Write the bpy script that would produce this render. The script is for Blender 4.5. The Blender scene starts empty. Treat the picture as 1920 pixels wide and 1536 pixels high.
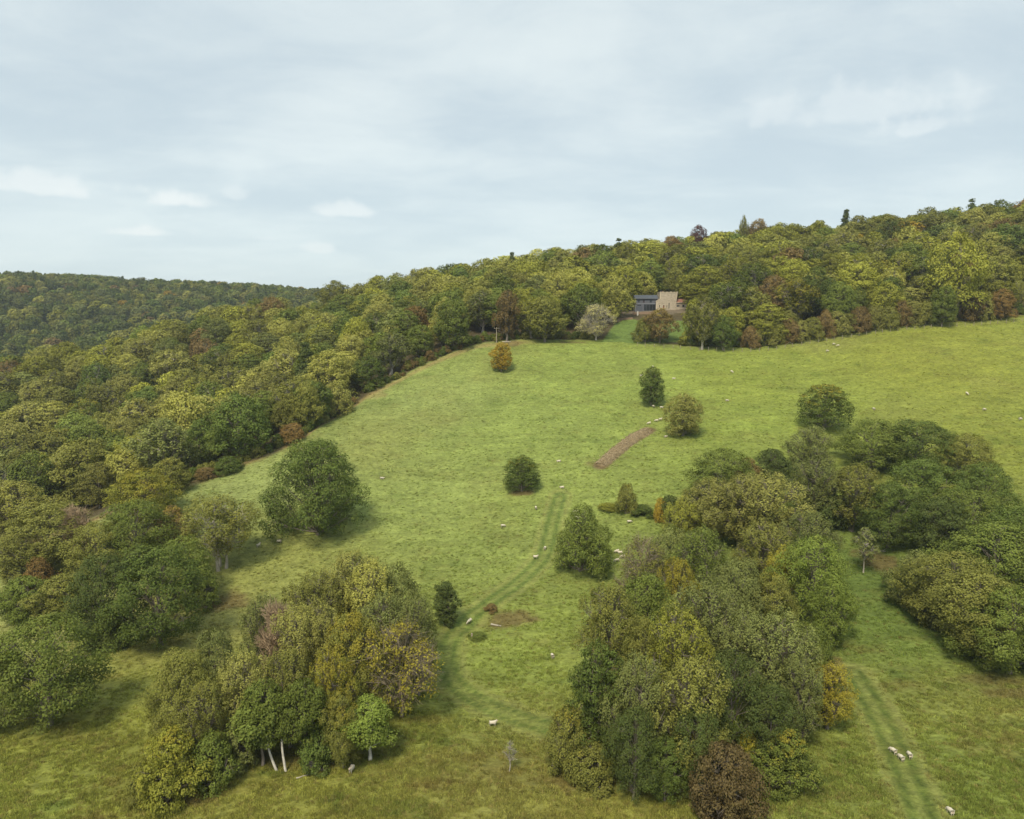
import bpy, bmesh, math, random
import numpy as np
from mathutils import Vector, Matrix

# ------------------------------------------------------------------ camera, sky, sun, exposure
scene = bpy.context.scene
COL = scene.collection
R = math.radians
PITCH = R(6.7); FPX = 1420.0; CAMZ = 60.0
cam_d = bpy.data.cameras.new('camera'); cam = bpy.data.objects.new('camera', cam_d); COL.objects.link(cam)
cam.location = (0, 0, CAMZ); cam.rotation_euler = (R(90) - PITCH, 0, 0)
cam_d.sensor_width = 36.0; cam_d.lens = 36.0 * FPX / 1920.0
cam_d.clip_start = 0.5; cam_d.clip_end = 20000
scene.camera = cam
SUN_AZ = R(-158)      # the side the light comes from, clockwise from +Y: behind the camera, to the left
SUN_EL = R(52)
sun_d = bpy.data.lights.new('sun', 'SUN'); sun = bpy.data.objects.new('sun', sun_d); COL.objects.link(sun)
sun_d.energy = 1.5; sun_d.angle = R(14); sun_d.color = (1.0, 0.89, 0.70)
sv = Vector((math.sin(SUN_AZ) * math.cos(SUN_EL), math.cos(SUN_AZ) * math.cos(SUN_EL), math.sin(SUN_EL)))
sun.rotation_euler = (-sv).to_track_quat('-Z', 'Y').to_euler()
sun.location = sv * 300
scene.view_settings.view_transform = 'Standard'
scene.view_settings.look = 'None'
scene.view_settings.gamma = 1.0
scene.view_settings.use_curve_mapping = False
scene.view_settings.exposure = 1.35
scene.render.engine = 'CYCLES'
scene.cycles.use_denoising = True
scene.cycles.max_bounces = 6
scene.cycles.diffuse_bounces = 3
scene.cycles.glossy_bounces = 2
scene.cycles.transmission_bounces = 3
scene.cycles.volume_bounces = 0
scene.cycles.caustics_reflective = False
scene.cycles.caustics_refractive = False
scene.render.film_transparent = False


class NT:
    """small helper to wire shader nodes"""
    def __init__(s, tree):
        s.t = tree
    def n(s, kind, **kw):
        nd = s.t.nodes.new(kind)
        ins = kw.pop('ins', {})
        for k, v in kw.items():
            setattr(nd, k, v)
        for k, v in ins.items():
            s.put(nd.inputs[k], v)
        return nd
    def put(s, sock, v):
        if isinstance(v, bpy.types.NodeSocket):
            s.t.links.new(v, sock)
        elif isinstance(v, bpy.types.Node):
            s.t.links.new(v.outputs[0], sock)
        else:
            sock.default_value = v
    def math(s, op, a, b=None, c=None, clamp=False):
        nd = s.t.nodes.new('ShaderNodeMath'); nd.operation = op; nd.use_clamp = clamp
        for i, v in enumerate((a, b, c)):
            if v is not None:
                s.put(nd.inputs[i], v)
        return nd.outputs[0]
    def maprange(s, v, a, b, c=0.0, d=1.0, smooth=True):
        nd = s.t.nodes.new('ShaderNodeMapRange')
        nd.interpolation_type = 'SMOOTHSTEP' if smooth else 'LINEAR'
        for i, q in enumerate((v, a, b, c, d)):
            s.put(nd.inputs[i], q)
        return nd.outputs[0]
    def mix(s, fac, a, b, blend='MIX'):
        nd = s.t.nodes.new('ShaderNodeMix'); nd.data_type = 'RGBA'; nd.blend_type = blend
        s.put(nd.inputs[0], fac); s.put(nd.inputs[6], a); s.put(nd.inputs[7], b)
        return nd.outputs[2]
    def noise(s, vec, scale, detail=4.0, rough=0.55, dist=0.0):
        nd = s.t.nodes.new('ShaderNodeTexNoise')
        if vec is not None:
            s.put(nd.inputs['Vector'], vec)
        nd.inputs['Scale'].default_value = scale
        nd.inputs['Detail'].default_value = detail
        nd.inputs['Roughness'].default_value = rough
        nd.inputs['Distortion'].default_value = dist
        return nd.outputs[0]


def c4(c):
    return (c[0], c[1], c[2], 1.0)


# pixel (1920x1536 photograph) -> direction with unit forward depth along +Y
def pix_dir(u, v):
    a = (u - 960.0) / FPX; b = -(v - 768.0) / FPX
    cp, sp = math.cos(PITCH), math.sin(PITCH)
    d = np.array([a, cp + b * sp, -sp + b * cp])
    return d / d[1]


def P(u, v, Y):
    d = pix_dir(u, v)
    return (d[0] * Y, Y, CAMZ + d[2] * Y)


# ---- world: thin overcast over a Nishita sky
world = bpy.data.worlds.new('World'); scene.world = world; world.use_nodes = True
wt = world.node_tree; wt.nodes.clear(); W = NT(wt)
sky = W.n('ShaderNodeTexSky'); sky.sky_type = 'NISHITA'; sky.sun_disc = False
sky.sun_elevation = SUN_EL; sky.sun_rotation = SUN_AZ
bg1 = W.n('ShaderNodeBackground', ins={'Color': sky.outputs[0], 'Strength': 0.10})
tc = W.n('ShaderNodeTexCoord')
sep = W.n('ShaderNodeSeparateXYZ', ins={0: tc.outputs['Generated']})
dz = W.math('ADD', W.math('MAXIMUM', sep.outputs[2], 0.0), 0.16)
px = W.math('DIVIDE', sep.outputs[0], dz); py = W.math('DIVIDE', sep.outputs[1], dz)
plane = W.n('ShaderNodeCombineXYZ', ins={0: W.math('MULTIPLY', px, 0.72), 1: py, 2: 0.0})
n_big = W.noise(plane.outputs[0], 0.75, 3.0, 0.5, 0.35)
n_mid = W.noise(plane.outputs[0], 2.3, 6.0, 0.58, 0.5)
n_fine = W.noise(plane.outputs[0], 6.0, 6.0, 0.6, 0.6)
cl = W.math('ADD', W.math('MULTIPLY', n_big, 0.62), W.math('ADD', W.math('MULTIPLY', n_mid, 0.30), W.math('MULTIPLY', n_fine, 0.10)))
cl = W.maprange(cl, 0.40, 0.64)
grey = (0.228, 0.268, 0.288, 1); white = (0.318, 0.348, 0.346, 1)
ccol = W.mix(cl, grey, white)
horiz = W.maprange(sep.outputs[2], 0.0, 0.28, 1.0, 0.0)
ccol = W.mix(W.math('MULTIPLY', horiz, 0.62), ccol, (0.292, 0.338, 0.344, 1))
# a few small low cumulus puffs at their places in the sky
wob = W.n('ShaderNodeTexNoise'); W.put(wob.inputs['Vector'], tc.outputs['Generated'])
wob.inputs['Scale'].default_value = 26.0; wob.inputs['Detail'].default_value = 5.0
for (u, v, wu, wv, amt) in ((330, 378, 75, 19, 1.0), (60, 352, 110, 20, 0.75), (140, 366, 30, 12, 0.5), (655, 396, 55, 16, 0.75), (258, 436, 60, 11, 0.85),
                            (600, 468, 34, 12, 0.6), (440, 366, 30, 13, 0.4), (1600, 210, 190, 34, 0.42), (1730, 243, 85, 17, 0.5), (490, 447, 40, 6, 0.35)):
    d = Vector(pix_dir(u, v)).normalized()
    az = math.atan2(d.x, d.y)
    sub = W.n('ShaderNodeVectorMath', operation='SUBTRACT', ins={0: tc.outputs['Generated'], 1: tuple(d)})
    ax = W.n('ShaderNodeVectorMath', operation='DOT_PRODUCT', ins={0: sub.outputs[0], 1: (math.cos(az), -math.sin(az), 0)})
    ay = W.n('ShaderNodeVectorMath', operation='DOT_PRODUCT', ins={0: sub.outputs[0], 1: (0, 0, 1)})
    ex = W.math('DIVIDE', ax.outputs['Value'], wu / FPX * 1.15)
    ey = W.math('DIVIDE', ay.outputs['Value'], wv / FPX * 1.25)
    # flatter base than top
    ey = W.math('MULTIPLY', ey, W.maprange(ey, -0.3, 0.1, 1.9, 0.8))
    rr = W.math('SQRT', W.math('ADD', W.math('MULTIPLY', ex, ex), W.math('MULTIPLY', ey, ey)))
    rr = W.math('ADD', rr, W.math('MULTIPLY', W.math('SUBTRACT', wob.outputs[0], 0.5), 2.6))
    m = W.maprange(rr, 1.0, 0.25, 0.0, amt)
    facing = W.n('ShaderNodeVectorMath', operation='DOT_PRODUCT', ins={0: tc.outputs['Generated'], 1: tuple(d)})
    m = W.math('MULTIPLY', m, W.maprange(facing.outputs['Value'], 0.5, 0.6))
    ccol = W.mix(m, ccol, (0.348, 0.368, 0.362, 1))
bg2 = W.n('ShaderNodeBackground', ins={'Color': ccol, 'Strength': 1.0})
mx = W.n('ShaderNodeMixShader', ins={0: 0.93, 1: bg1.outputs[0], 2: bg2.outputs[0]})
wo = W.n('ShaderNodeOutputWorld', ins={0: mx.outputs[0]})

# ------------------------------------------------------------------ helpers
rng = np.random.default_rng(7)


def tag(o, label=None, cat=None, group=None, kind=None):
    if label: o['label'] = label
    if cat: o['category'] = cat
    if group: o['group'] = group
    if kind: o['kind'] = kind
    return o


def mesh_np(name, verts, faces_idx, nper, mats=(), attrs=None, mat_idx=None, smooth=False):
    """mesh from numpy arrays: faces all with nper corners"""
    me = bpy.data.meshes.new(name)
    nv = len(verts); nf = len(faces_idx)
    me.vertices.add(nv); me.vertices.foreach_set('co', np.asarray(verts, np.float32).ravel())
    me.loops.add(nf * nper); me.loops.foreach_set('vertex_index', np.asarray(faces_idx, np.int32).ravel())
    me.polygons.add(nf)
    me.polygons.foreach_set('loop_start', np.arange(0, nf * nper, nper, dtype=np.int32))
    if mat_idx is not None:
        me.polygons.foreach_set('material_index', np.asarray(mat_idx, np.int32))
    if smooth:
        me.polygons.foreach_set('use_smooth', np.ones(nf, bool))
    for (an, dom, typ, data) in (attrs or []):
        a = me.attributes.new(an, typ, dom)
        a.data.foreach_set('color' if 'COLOR' in typ else ('vector' if 'VECTOR' in typ else 'value'), np.asarray(data).ravel())
    for m in mats: me.materials.append(m)
    me.update(calc_edges=True); me.validate()
    return me


def add_obj(name, me, parent=None, loc=(0, 0, 0), rot=(0, 0, 0), sc=(1, 1, 1)):
    o = bpy.data.objects.new(name, me); COL.objects.link(o)
    o.location = loc; o.rotation_euler = rot; o.scale = sc
    if parent is not None: o.parent = parent
    return o


def lattice(seed, n=256):
    return np.random.default_rng(seed).random((n, n))


_LAT = {}


def vnoise(x, y, seed=0):
    if seed not in _LAT: _LAT[seed] = lattice(seed)
    L = _LAT[seed]
    xi = np.floor(x).astype(int); yi = np.floor(y).astype(int)
    fx = x - xi; fy = y - yi
    fx = fx * fx * (3 - 2 * fx); fy = fy * fy * (3 - 2 * fy)
    a = L[xi % 256, yi % 256]; b = L[(xi + 1) % 256, yi % 256]
    c = L[xi % 256, (yi + 1) % 256]; d = L[(xi + 1) % 256, (yi + 1) % 256]
    return (a * (1 - fx) + b * fx) * (1 - fy) + (c * (1 - fx) + d * fx) * fy


def fbm(x, y, seed=0, octv=4):
    s = 0; a = 0.5; t = 0
    for k in range(octv):
        s = s + a * vnoise(x * 2 ** k, y * 2 ** k, seed + k); t += a; a *= 0.55
    return s / t


# ------------------------------------------------------------------ terrain: thin-plate surface through ground points
def D(u, v, drop):      # a ground point seen at a pixel, so many metres below the camera
    d = pix_dir(u, v); Y = -drop / d[2]
    return (d[0] * Y, Y, CAMZ - drop)


ctrl = [D(100, 1530, 57.5), D(500, 1530, 57), D(960, 1530, 56.5), D(1400, 1530, 56), D(1850, 1530, 56),
        D(90, 1370, 57.5), D(250, 1225, 57.5), D(400, 1125, 56.5), D(520, 1444, 56.8), D(728, 1351, 56.5), D(924, 1357, 56.5),
        D(838, 1172, 55.4), D(1036, 1230, 55.5), D(1690, 1416, 55.7), D(1900, 1250, 53.8), D(1620, 1073, 50.8), D(10, 1120, 58.5),
        P(600, 1005, 173), P(340, 915, 196), P(510, 850, 216), P(570, 820, 226), P(665, 762, 254), P(720, 725, 270), P(850, 662, 292),
        P(930, 642, 303), P(1060, 642, 303), P(1200, 645, 303), P(1310, 655, 299), P(1450, 655, 298), P(1600, 627, 303), P(1760, 611, 307), P(1925, 597, 310),
        P(978, 922, 192), P(1093, 1072, 155), P(1170, 840, 213), P(1280, 818, 220), P(1220, 762, 243), P(1545, 803, 223), P(1905, 785, 228),
        P(1880, 930, 181), P(1480, 848, 206), P(940, 697, 277), P(1372, 697, 272), P(1160, 1045, 161), P(760, 860, 214), P(1340, 1000, 165),
        P(1215, 583, 346), P(1280, 583, 346), P(1215, 583, 356), P(1150, 606, 334),
        # under the woods: canopy less the height of the trees
        (-160, 232, -4), (-205, 300, 3), (-262, 380, 20), (-206, 440, 41), (-140, 300, 9), (-97, 235, 15), (-96, 380, 45), (-150, 500, 62), (-110, 490, 66),
        (-60, 475, 71), (-10, 460, 77.5), (50, 450, 84), (107, 450, 89.5), (196, 440, 98), (283, 430, 106), (380, 440, 112),
        (-150, 640, 52), (0, 620, 80), (200, 620, 98), (320, 620, 106), (-330, 520, -4), (-420, 560, -6), (-250, 640, 20), (-200, 820, 50),
        (-460, 690, 10), (-540, 800, 45), (-640, 950, 95), (-500, 1000, 90), (-376, 1060, 92), (-340, 1160, 90), (-250, 1100, 84), (-800, 1000, 100), (-700, 700, 20),
        (-600, 1300, 96), (0, 1100, 90), (500, 1000, 112), (600, 500, 118), (500, 200, 60), (450, 0, 30), (0, -150, 4), (-300, -50, -4), (-420, 200, -14), (-700, 300, -16)]
ctrl = np.array(ctrl, float)
SC = 100.0


def tps_fit(p, lam):
    X = p[:, :2] / SC; n = len(X)
    r2 = ((X[:, None] - X[None]) ** 2).sum(-1)
    K = np.where(r2 > 0, 0.5 * r2 * np.log(r2 + 1e-12), 0.0) + lam * np.eye(n)
    Q = np.hstack([np.ones((n, 1)), X])
    A = np.zeros((n + 3, n + 3)); A[:n, :n] = K; A[:n, n:] = Q; A[n:, :n] = Q.T
    return np.linalg.solve(A, np.concatenate([p[:, 2], np.zeros(3)]))


TW = tps_fit(ctrl, 0.004)
HOLLOW = P(935, 1170, 0)  # set below


def ground_raw(x, y):
    x = np.asarray(x, float); y = np.asarray(y, float)
    sh = x.shape
    xc = np.clip(x, -900, 800).ravel(); yc = np.clip(y, -250, 1400).ravel()
    out = np.empty(xc.shape)
    n = len(ctrl); cx = ctrl[:, 0] / SC; cy = ctrl[:, 1] / SC
    for i in range(0, len(xc), 20000):
        a = xc[i:i + 20000] / SC; b = yc[i:i + 20000] / SC
        r2 = (a[:, None] - cx) ** 2 + (b[:, None] - cy) ** 2
        U = 0.5 * r2 * np.log(r2 + 1e-12)
        out[i:i + 20000] = U @ TW[:n] + TW[n] + TW[n + 1] * a + TW[n + 2] * b
    return out.reshape(sh)


HOLX, HOLY = 0.0, 0.0


def ground(x, y):
    x = np.asarray(x, float); y = np.asarray(y, float)
    z = ground_raw(x, y)
    near = np.clip((420 - y) / 120, 0, 1) * np.clip((y + 60) / 60, 0, 1)
    z = z + near * ((fbm(x / 19, y / 13, 3, 3) - 0.5) * 0.9 + (fbm(x / 5.5, y / 3.2, 9, 3) - 0.5) * 0.34)
    if HOLY:
        dx = (x - HOLX) / 6.5; dy = (y - HOLY) / 3.4
        z = z - 0.9 * np.exp(-(dx * dx + dy * dy) ** 2)
    return z


def gz(x, y):
    return float(ground(np.array([x]), np.array([y]))[0])


YS = np.arange(55, 900, 0.5)


def ray_hit(u, v, h=0.0):
    """where the ray through a pixel first comes within h metres of the ground"""
    d = pix_dir(u, v)
    zz = CAMZ + d[2] * YS - ground(d[0] * YS, YS) - h
    k = np.argmax(zz < 0)
    if zz[k] >= 0: k = len(YS) - 1
    if k > 0:
        f = zz[k - 1] / (zz[k - 1] - zz[k]); Y = YS[k - 1] + 0.5 * f
    else:
        Y = YS[0]
    return d[0] * Y, Y


HOLX, HOLY = ray_hit(925, 1172)


def proj(x, y, z):
    cp, sp = math.cos(PITCH), math.sin(PITCH)
    dz_ = np.asarray(z) - CAMZ
    dep = np.asarray(y) * cp - dz_ * sp
    up = np.asarray(y) * sp + dz_ * cp
    return 960 + FPX * np.asarray(x) / dep, 768 - FPX * up / dep, dep


def seg_dist(x, y, pts):
    """distance from points to a polyline, and the parameter along it"""
    best = np.full(x.shape, 1e9)
    for (a, b) in zip(pts[:-1], pts[1:]):
        ax, ay = a; bx, by = b
        L2 = (bx - ax) ** 2 + (by - ay) ** 2
        t = np.clip(((x - ax) * (bx - ax) + (y - ay) * (by - ay)) / L2, 0, 1)
        best = np.minimum(best, np.hypot(x - ax - t * (bx - ax), y - ay - t * (by - ay)))
    return best


def smooth_line(pts, n=8):
    """Catmull-Rom"""
    p = [np.array(q, float) for q in pts]
    p = [2 * p[0] - p[1]] + p + [2 * p[-1] - p[-2]]
    out = []
    for i in range(1, len(p) - 2):
        for k in range(n):
            t = k / n
            out.append(0.5 * ((2 * p[i]) + (-p[i - 1] + p[i + 1]) * t + (2 * p[i - 1] - 5 * p[i] + 4 * p[i + 1] - p[i + 2]) * t * t + (-p[i - 1] + 3 * p[i] - 3 * p[i + 1] + p[i + 2]) * t ** 3))
    out.append(p[-2])
    return [tuple(q) for q in out]


def hits(pl):
    return [ray_hit(u, v) for (u, v) in pl]


# boundary of the pasture with the woods, in plan
edge_px = [(330, 918), (420, 885), (510, 850), (570, 820), (615, 790), (660, 765), (690, 742), (730, 722), (790, 690), (850, 664), (910, 646), (990, 641), (1060, 641), (1130, 641), (1210, 646), (1310, 655), (1400, 656), (1500, 643), (1600, 627), (1700, 614), (1800, 607), (1925, 597)]
EDGE = hits(edge_px)
EX = np.array([-420, -260, -165, -118] + [p[0] for p in EDGE] + [260, 330, 700]); EY = np.array([120, 150, 178, 187] + [p[1] for p in EDGE] + [314, 318, 330])


def wood_depth(x, y):
    return np.asarray(y) - np.interp(x, EX, EY)


# wheel tracks
TRK1 = smooth_line(hits([(1050, 930), (1035, 985), (1020, 1040), (985, 1080), (930, 1122), (880, 1160), (848, 1195), (838, 1235), (850, 1275), (890, 1310), (950, 1338), (1040, 1368), (1110, 1395)]))
TRK2 = smooth_line(hits([(1600, 1262), (1630, 1310), (1660, 1365), (1690, 1430), (1715, 1490), (1735, 1545), (1750, 1600)]))
HEAP = smooth_line(hits([(1126, 874), (1150, 852), (1180, 828), (1217, 806)]))
LAWN_PX = [(1128, 641), (1140, 625), (1155, 606), (1178, 598), (1205, 602), (1280, 602), (1294, 615), (1283, 640), (1210, 645)]
LAWN = hits(LAWN_PX)


def in_poly(x, y, poly):
    c = np.zeros(x.shape, bool); n = len(poly)
    for i in range(n):
        x1, y1 = poly[i]; x2, y2 = poly[(i + 1) % n]
        cond = ((y1 > y) != (y2 > y)) & (x < (x2 - x1) * (y - y1) / (y2 - y1 + 1e-12) + x1)
        c ^= cond
    return c


# grass colours by place (linear): olive foreground, with cloud shade and vignette painted in
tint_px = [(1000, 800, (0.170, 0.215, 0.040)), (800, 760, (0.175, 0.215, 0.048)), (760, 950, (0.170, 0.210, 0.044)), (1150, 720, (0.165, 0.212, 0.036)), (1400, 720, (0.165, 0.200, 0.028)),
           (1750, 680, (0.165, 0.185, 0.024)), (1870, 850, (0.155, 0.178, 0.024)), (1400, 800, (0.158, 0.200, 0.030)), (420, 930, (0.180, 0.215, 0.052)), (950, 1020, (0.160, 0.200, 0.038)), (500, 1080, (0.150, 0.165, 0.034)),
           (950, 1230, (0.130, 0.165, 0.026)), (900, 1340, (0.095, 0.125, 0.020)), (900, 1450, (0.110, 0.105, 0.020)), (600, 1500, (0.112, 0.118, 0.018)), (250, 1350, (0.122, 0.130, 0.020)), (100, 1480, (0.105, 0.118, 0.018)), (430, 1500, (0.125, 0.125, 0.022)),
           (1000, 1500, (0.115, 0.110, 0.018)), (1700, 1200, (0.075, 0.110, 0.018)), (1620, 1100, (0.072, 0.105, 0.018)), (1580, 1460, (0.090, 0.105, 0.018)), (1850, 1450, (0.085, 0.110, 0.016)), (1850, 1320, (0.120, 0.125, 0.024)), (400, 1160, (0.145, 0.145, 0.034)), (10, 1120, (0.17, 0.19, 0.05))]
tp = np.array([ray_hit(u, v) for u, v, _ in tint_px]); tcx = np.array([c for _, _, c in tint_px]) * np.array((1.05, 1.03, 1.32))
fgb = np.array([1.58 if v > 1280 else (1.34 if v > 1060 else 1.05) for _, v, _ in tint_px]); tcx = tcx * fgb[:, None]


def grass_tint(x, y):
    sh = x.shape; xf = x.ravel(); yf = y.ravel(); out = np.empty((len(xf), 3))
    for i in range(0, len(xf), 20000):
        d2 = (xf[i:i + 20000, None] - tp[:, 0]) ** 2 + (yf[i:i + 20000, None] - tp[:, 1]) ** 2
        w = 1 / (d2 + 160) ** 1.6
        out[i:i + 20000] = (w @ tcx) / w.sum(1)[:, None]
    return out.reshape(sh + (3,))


def lerp3(c, col, m):
    return c * (1 - m[..., None]) + np.array(col) * m[..., None]


def sstep(a, b, x):
    t = np.clip((x - a) / (b - a), 0, 1); return t * t * (3 - 2 * t)


def blob(x, y, u, v, rx, ry):
    bx, by = ray_hit(u, v)
    r = np.hypot((x - bx) / rx, (y - by) / ry) + (fbm(x / 2.2, y / 2.2, 55, 3) - 0.5) * 1.1
    return sstep(1.0, 0.45, r)


def ground_colour(x, y):
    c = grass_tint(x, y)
    n = fbm(x / 14, y / 9, 21, 4); n2 = fbm(x / 5, y / 3, 33, 4); n3 = fbm(x / 40, y / 30, 41, 3)
    c = c * (0.72 + 0.42 * n + 0.28 * fbm(x / 10 + y / 30, y / 2.0, 131, 3))[..., None]
    near = sstep(150, 95, y)
    c = lerp3(c, (0.150, 0.112, 0.034), sstep(0.55, 0.80, n2) * (0.22 + 0.34 * near) * 0.75)      # dry, rusty patches
    c = lerp3(c, (0.060, 0.100, 0.016), sstep(0.58, 0.85, fbm(x / 6, y / 4, 77, 4)) * (0.35 + 0.3 * near))    # lush dark patches
    c = lerp3(c, (0.21, 0.215, 0.06), sstep(0.52, 0.8, n3) * 0.4)
    # rough dry grass belt in the foreground
    rough = blob(x, y, 860, 1440, 17, 5.5)
    c = lerp3(c, (0.140, 0.100, 0.030), rough * 0.40 * sstep(0.35, 0.65, n2))
    for (u, v, rx, ry, m) in ((955, 1162, 7, 3.5, 0.75), (1645, 1050, 5, 7, 0.7), (1745, 1155, 3, 3, .5), (1555, 1250, 3.5, 4, 0.8), (1850, 1275, 7, 2.4, 0.45), (1895, 1300, 6, 2.2, .5),
                              (400, 1130, 8, 6, 0.45), (430, 1130, 6, 5, 0.4), (960, 645, 5, 4, 0.7), (978, 924, 4.5, 1.6, 0.8), (1075, 642, 7, 3, 0.55), (560, 1420, 10, 3, 0.35), (1110, 870, 4, 2, 0.5), (330, 1500, 6, 2, 0.6), (1420, 1440, 5, 3, 0.5), (1090, 1460, 6, 3, 0.4)):
        c = lerp3(c, (0.130, 0.085, 0.040), blob(x, y, u, v, rx, ry) * m)
    # pale dry strip along the wood edge
    w = wood_depth(x, y)
    left = sstep(20, -5, x)
    strip = sstep(-4.5, -1.0, w) * sstep(3, 0.5, w) * left
    c = lerp3(c, (0.27, 0.21, 0.085), strip * 0.75 * (0.5 + n2 * 0.8).clip(0, 1))
    c = lerp3(c, (0.26, 0.215, 0.085), blob(x, y, 690, 742, 9, 6) * 0.6)
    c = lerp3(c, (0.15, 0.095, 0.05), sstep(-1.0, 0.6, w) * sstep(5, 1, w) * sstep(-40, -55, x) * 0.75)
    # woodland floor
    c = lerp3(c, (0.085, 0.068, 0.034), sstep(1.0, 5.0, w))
    lawn = in_poly(x, y, LAWN)
    c[lawn] = np.array((0.120, 0.175, 0.042)) * (0.85 + 0.3 * n[lawn])[:, None]
    hx, hy = P(1235, 583, 352)[:2]
    yard = (np.hypot((x - hx) / 17, (y - hy) / 12) < 1) & ~lawn
    c = np.where(yard[..., None], np.array((0.16, 0.13, 0.09)), c)
    # wheel ruts and the mown strip between
    for T, g, hw in ((TRK1, (0.052, 0.092, 0.017), 1.15), (TRK2, (0.044, 0.076, 0.013), 1.1)):
        d = seg_dist(x, y, T)
        rut = np.exp(-((d - hw) / 0.42) ** 2) * (0.85 + 0.75 * fbm(x / 3, y / 3, 91, 3)).clip(0, 1)
        c = lerp3(c, g, 0.70 * rut.clip(0, 1))
        c = lerp3(c, (0.205, 0.225, 0.062), 0.75 * np.exp(-(d / 0.45) ** 2))
        c = lerp3(c, (0.22, 0.225, 0.068), 0.65 * np.exp(-((d - 2.5) / 0.6) ** 2))
        c = lerp3(c, g, 0.14 * sstep(2.6, 1.6, d))
    d = seg_dist(x, y, HEAP)
    c = lerp3(c, (0.14, 0.10, 0.05), sstep(2.6, 1.4, d))
    return c


def axis(lo, hi, step, outer, k=1.22):
    a = list(np.arange(lo, hi + 1e-6, step)); s = step; p = a[-1]
    while p < outer[1]:
        s = min(s * k, 120); p += s; a.append(p)
    s = step; p = lo; b = []
    while p > outer[0]:
        s = min(s * k, 120); p -= s; b.append(p)
    return np.array(b[::-1] + a)


gxs = axis(-128, 238, 0.85, (-3500, 3500), 1.12); gys = axis(62, 330, 0.85, (-600, 6000), 1.10)
GX, GY = np.meshgrid(gxs, gys, indexing='ij')
GZ = ground(GX, GY)
nx, ny = GX.shape
print('terrain grid', nx, ny, nx * ny)
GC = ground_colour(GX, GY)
V = np.stack([GX, GY, GZ], -1).reshape(-1, 3)
idx = np.arange(nx * ny).reshape(nx, ny)
F = np.stack([idx[:-1, :-1], idx[1:, :-1], idx[1:, 1:], idx[:-1, 1:]], -1).reshape(-1, 4)
fcx = GX.reshape(-1)[F].mean(1); fcy = GY.reshape(-1)[F].mean(1)
wd = wood_depth(fcx, fcy)
cls = np.zeros(len(F), int)
cls[wd > 1.5] = 1
cls[(wd > 1.5) & (fcy > 560)] = 4
lw = in_poly(fcx, fcy, LAWN); cls[lw] = 2
cls[seg_dist(fcx, fcy, TRK1) < 1.6] = 3
cls[seg_dist(fcx, fcy, TRK2) < 1.5] = 5

# ---- grass / ground material
def mat_new(name):
    m = bpy.data.materials.new(name); m.use_nodes = True
    m.node_tree.nodes.clear(); return m, NT(m.node_tree)


def finish(N, bsdf):
    o = N.n('ShaderNodeOutputMaterial', ins={0: bsdf})


def ground_material(name, rough_amt=1.0):
    m, N = mat_new(name)
    at = N.n('ShaderNodeAttribute', attribute_name='tint')
    geo = N.n('ShaderNodeNewGeometry')
    mp = N.n('ShaderNodeMapping', ins={'Vector': geo.outputs['Position'], 'Scale': (0.62, 1.0, 0.8), 'Rotation': (0, 0, R(-9))})
    n1 = N.noise(mp.outputs[0], 1.15, 7.0, 0.68, 0.6)
    n2 = N.noise(mp.outputs[0], 0.32, 5.0, 0.6, 0.4)
    n3 = N.noise(mp.outputs[0], 3.6, 5.0, 0.7, 0.3)
    v = N.maprange(n1, 0.30, 0.70, 0.62, 1.36, smooth=False)
    v2 = N.maprange(n2, 0.3, 0.7, 0.85, 1.15, smooth=False)
    v3 = N.maprange(n3, 0.3, 0.72, 0.72, 1.28, smooth=False)
    val = N.math('MULTIPLY', N.math('MULTIPLY', v, v2), v3)
    col = N.mix(1.0, at.outputs['Color'], val, 'MULTIPLY')
    # a few yellow and bluish blades
    col = N.mix(N.maprange(n3, 0.56, 0.72, 0.0, 0.30 * rough_amt), col, (0.24, 0.215, 0.07, 1))
    col = N.mix(N.maprange(n1, 0.44, 0.30, 0.0, 0.26 * rough_amt), col, (0.060, 0.092, 0.020, 1))
    hgt = N.math('ADD', N.math('MULTIPLY', n1, 0.55), N.math('MULTIPLY', n3, 0.25))
    bmp = N.n('ShaderNodeBump', ins={'Height': hgt, 'Strength': 0.75, 'Distance': 0.45})
    b = N.n('ShaderNodeBsdfPrincipled', ins={'Base Color': col, 'Roughness': 0.9, 'Specular IOR Level': 0.12, 'Normal': bmp.outputs[0]})
    finish(N, b.outputs[0]); return m


M_GRASS = ground_material('pasture_grass')
for k, (nm, kind) in enumerate((('pasture', 'structure'), ('woodland_floor', 'structure'), ('lawn', 'structure'), ('farm_track', 'structure'), ('far_hillside', 'structure'), ('wheel_track', 'structure'))):
    fs = F[cls == k]
    if not len(fs): continue
    used, inv = np.unique(fs, return_inverse=True)
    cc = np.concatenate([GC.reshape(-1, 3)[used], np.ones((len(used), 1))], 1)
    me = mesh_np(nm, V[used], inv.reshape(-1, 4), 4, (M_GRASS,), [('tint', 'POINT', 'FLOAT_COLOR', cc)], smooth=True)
    o = add_obj(nm, me); o['kind'] = kind


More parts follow.
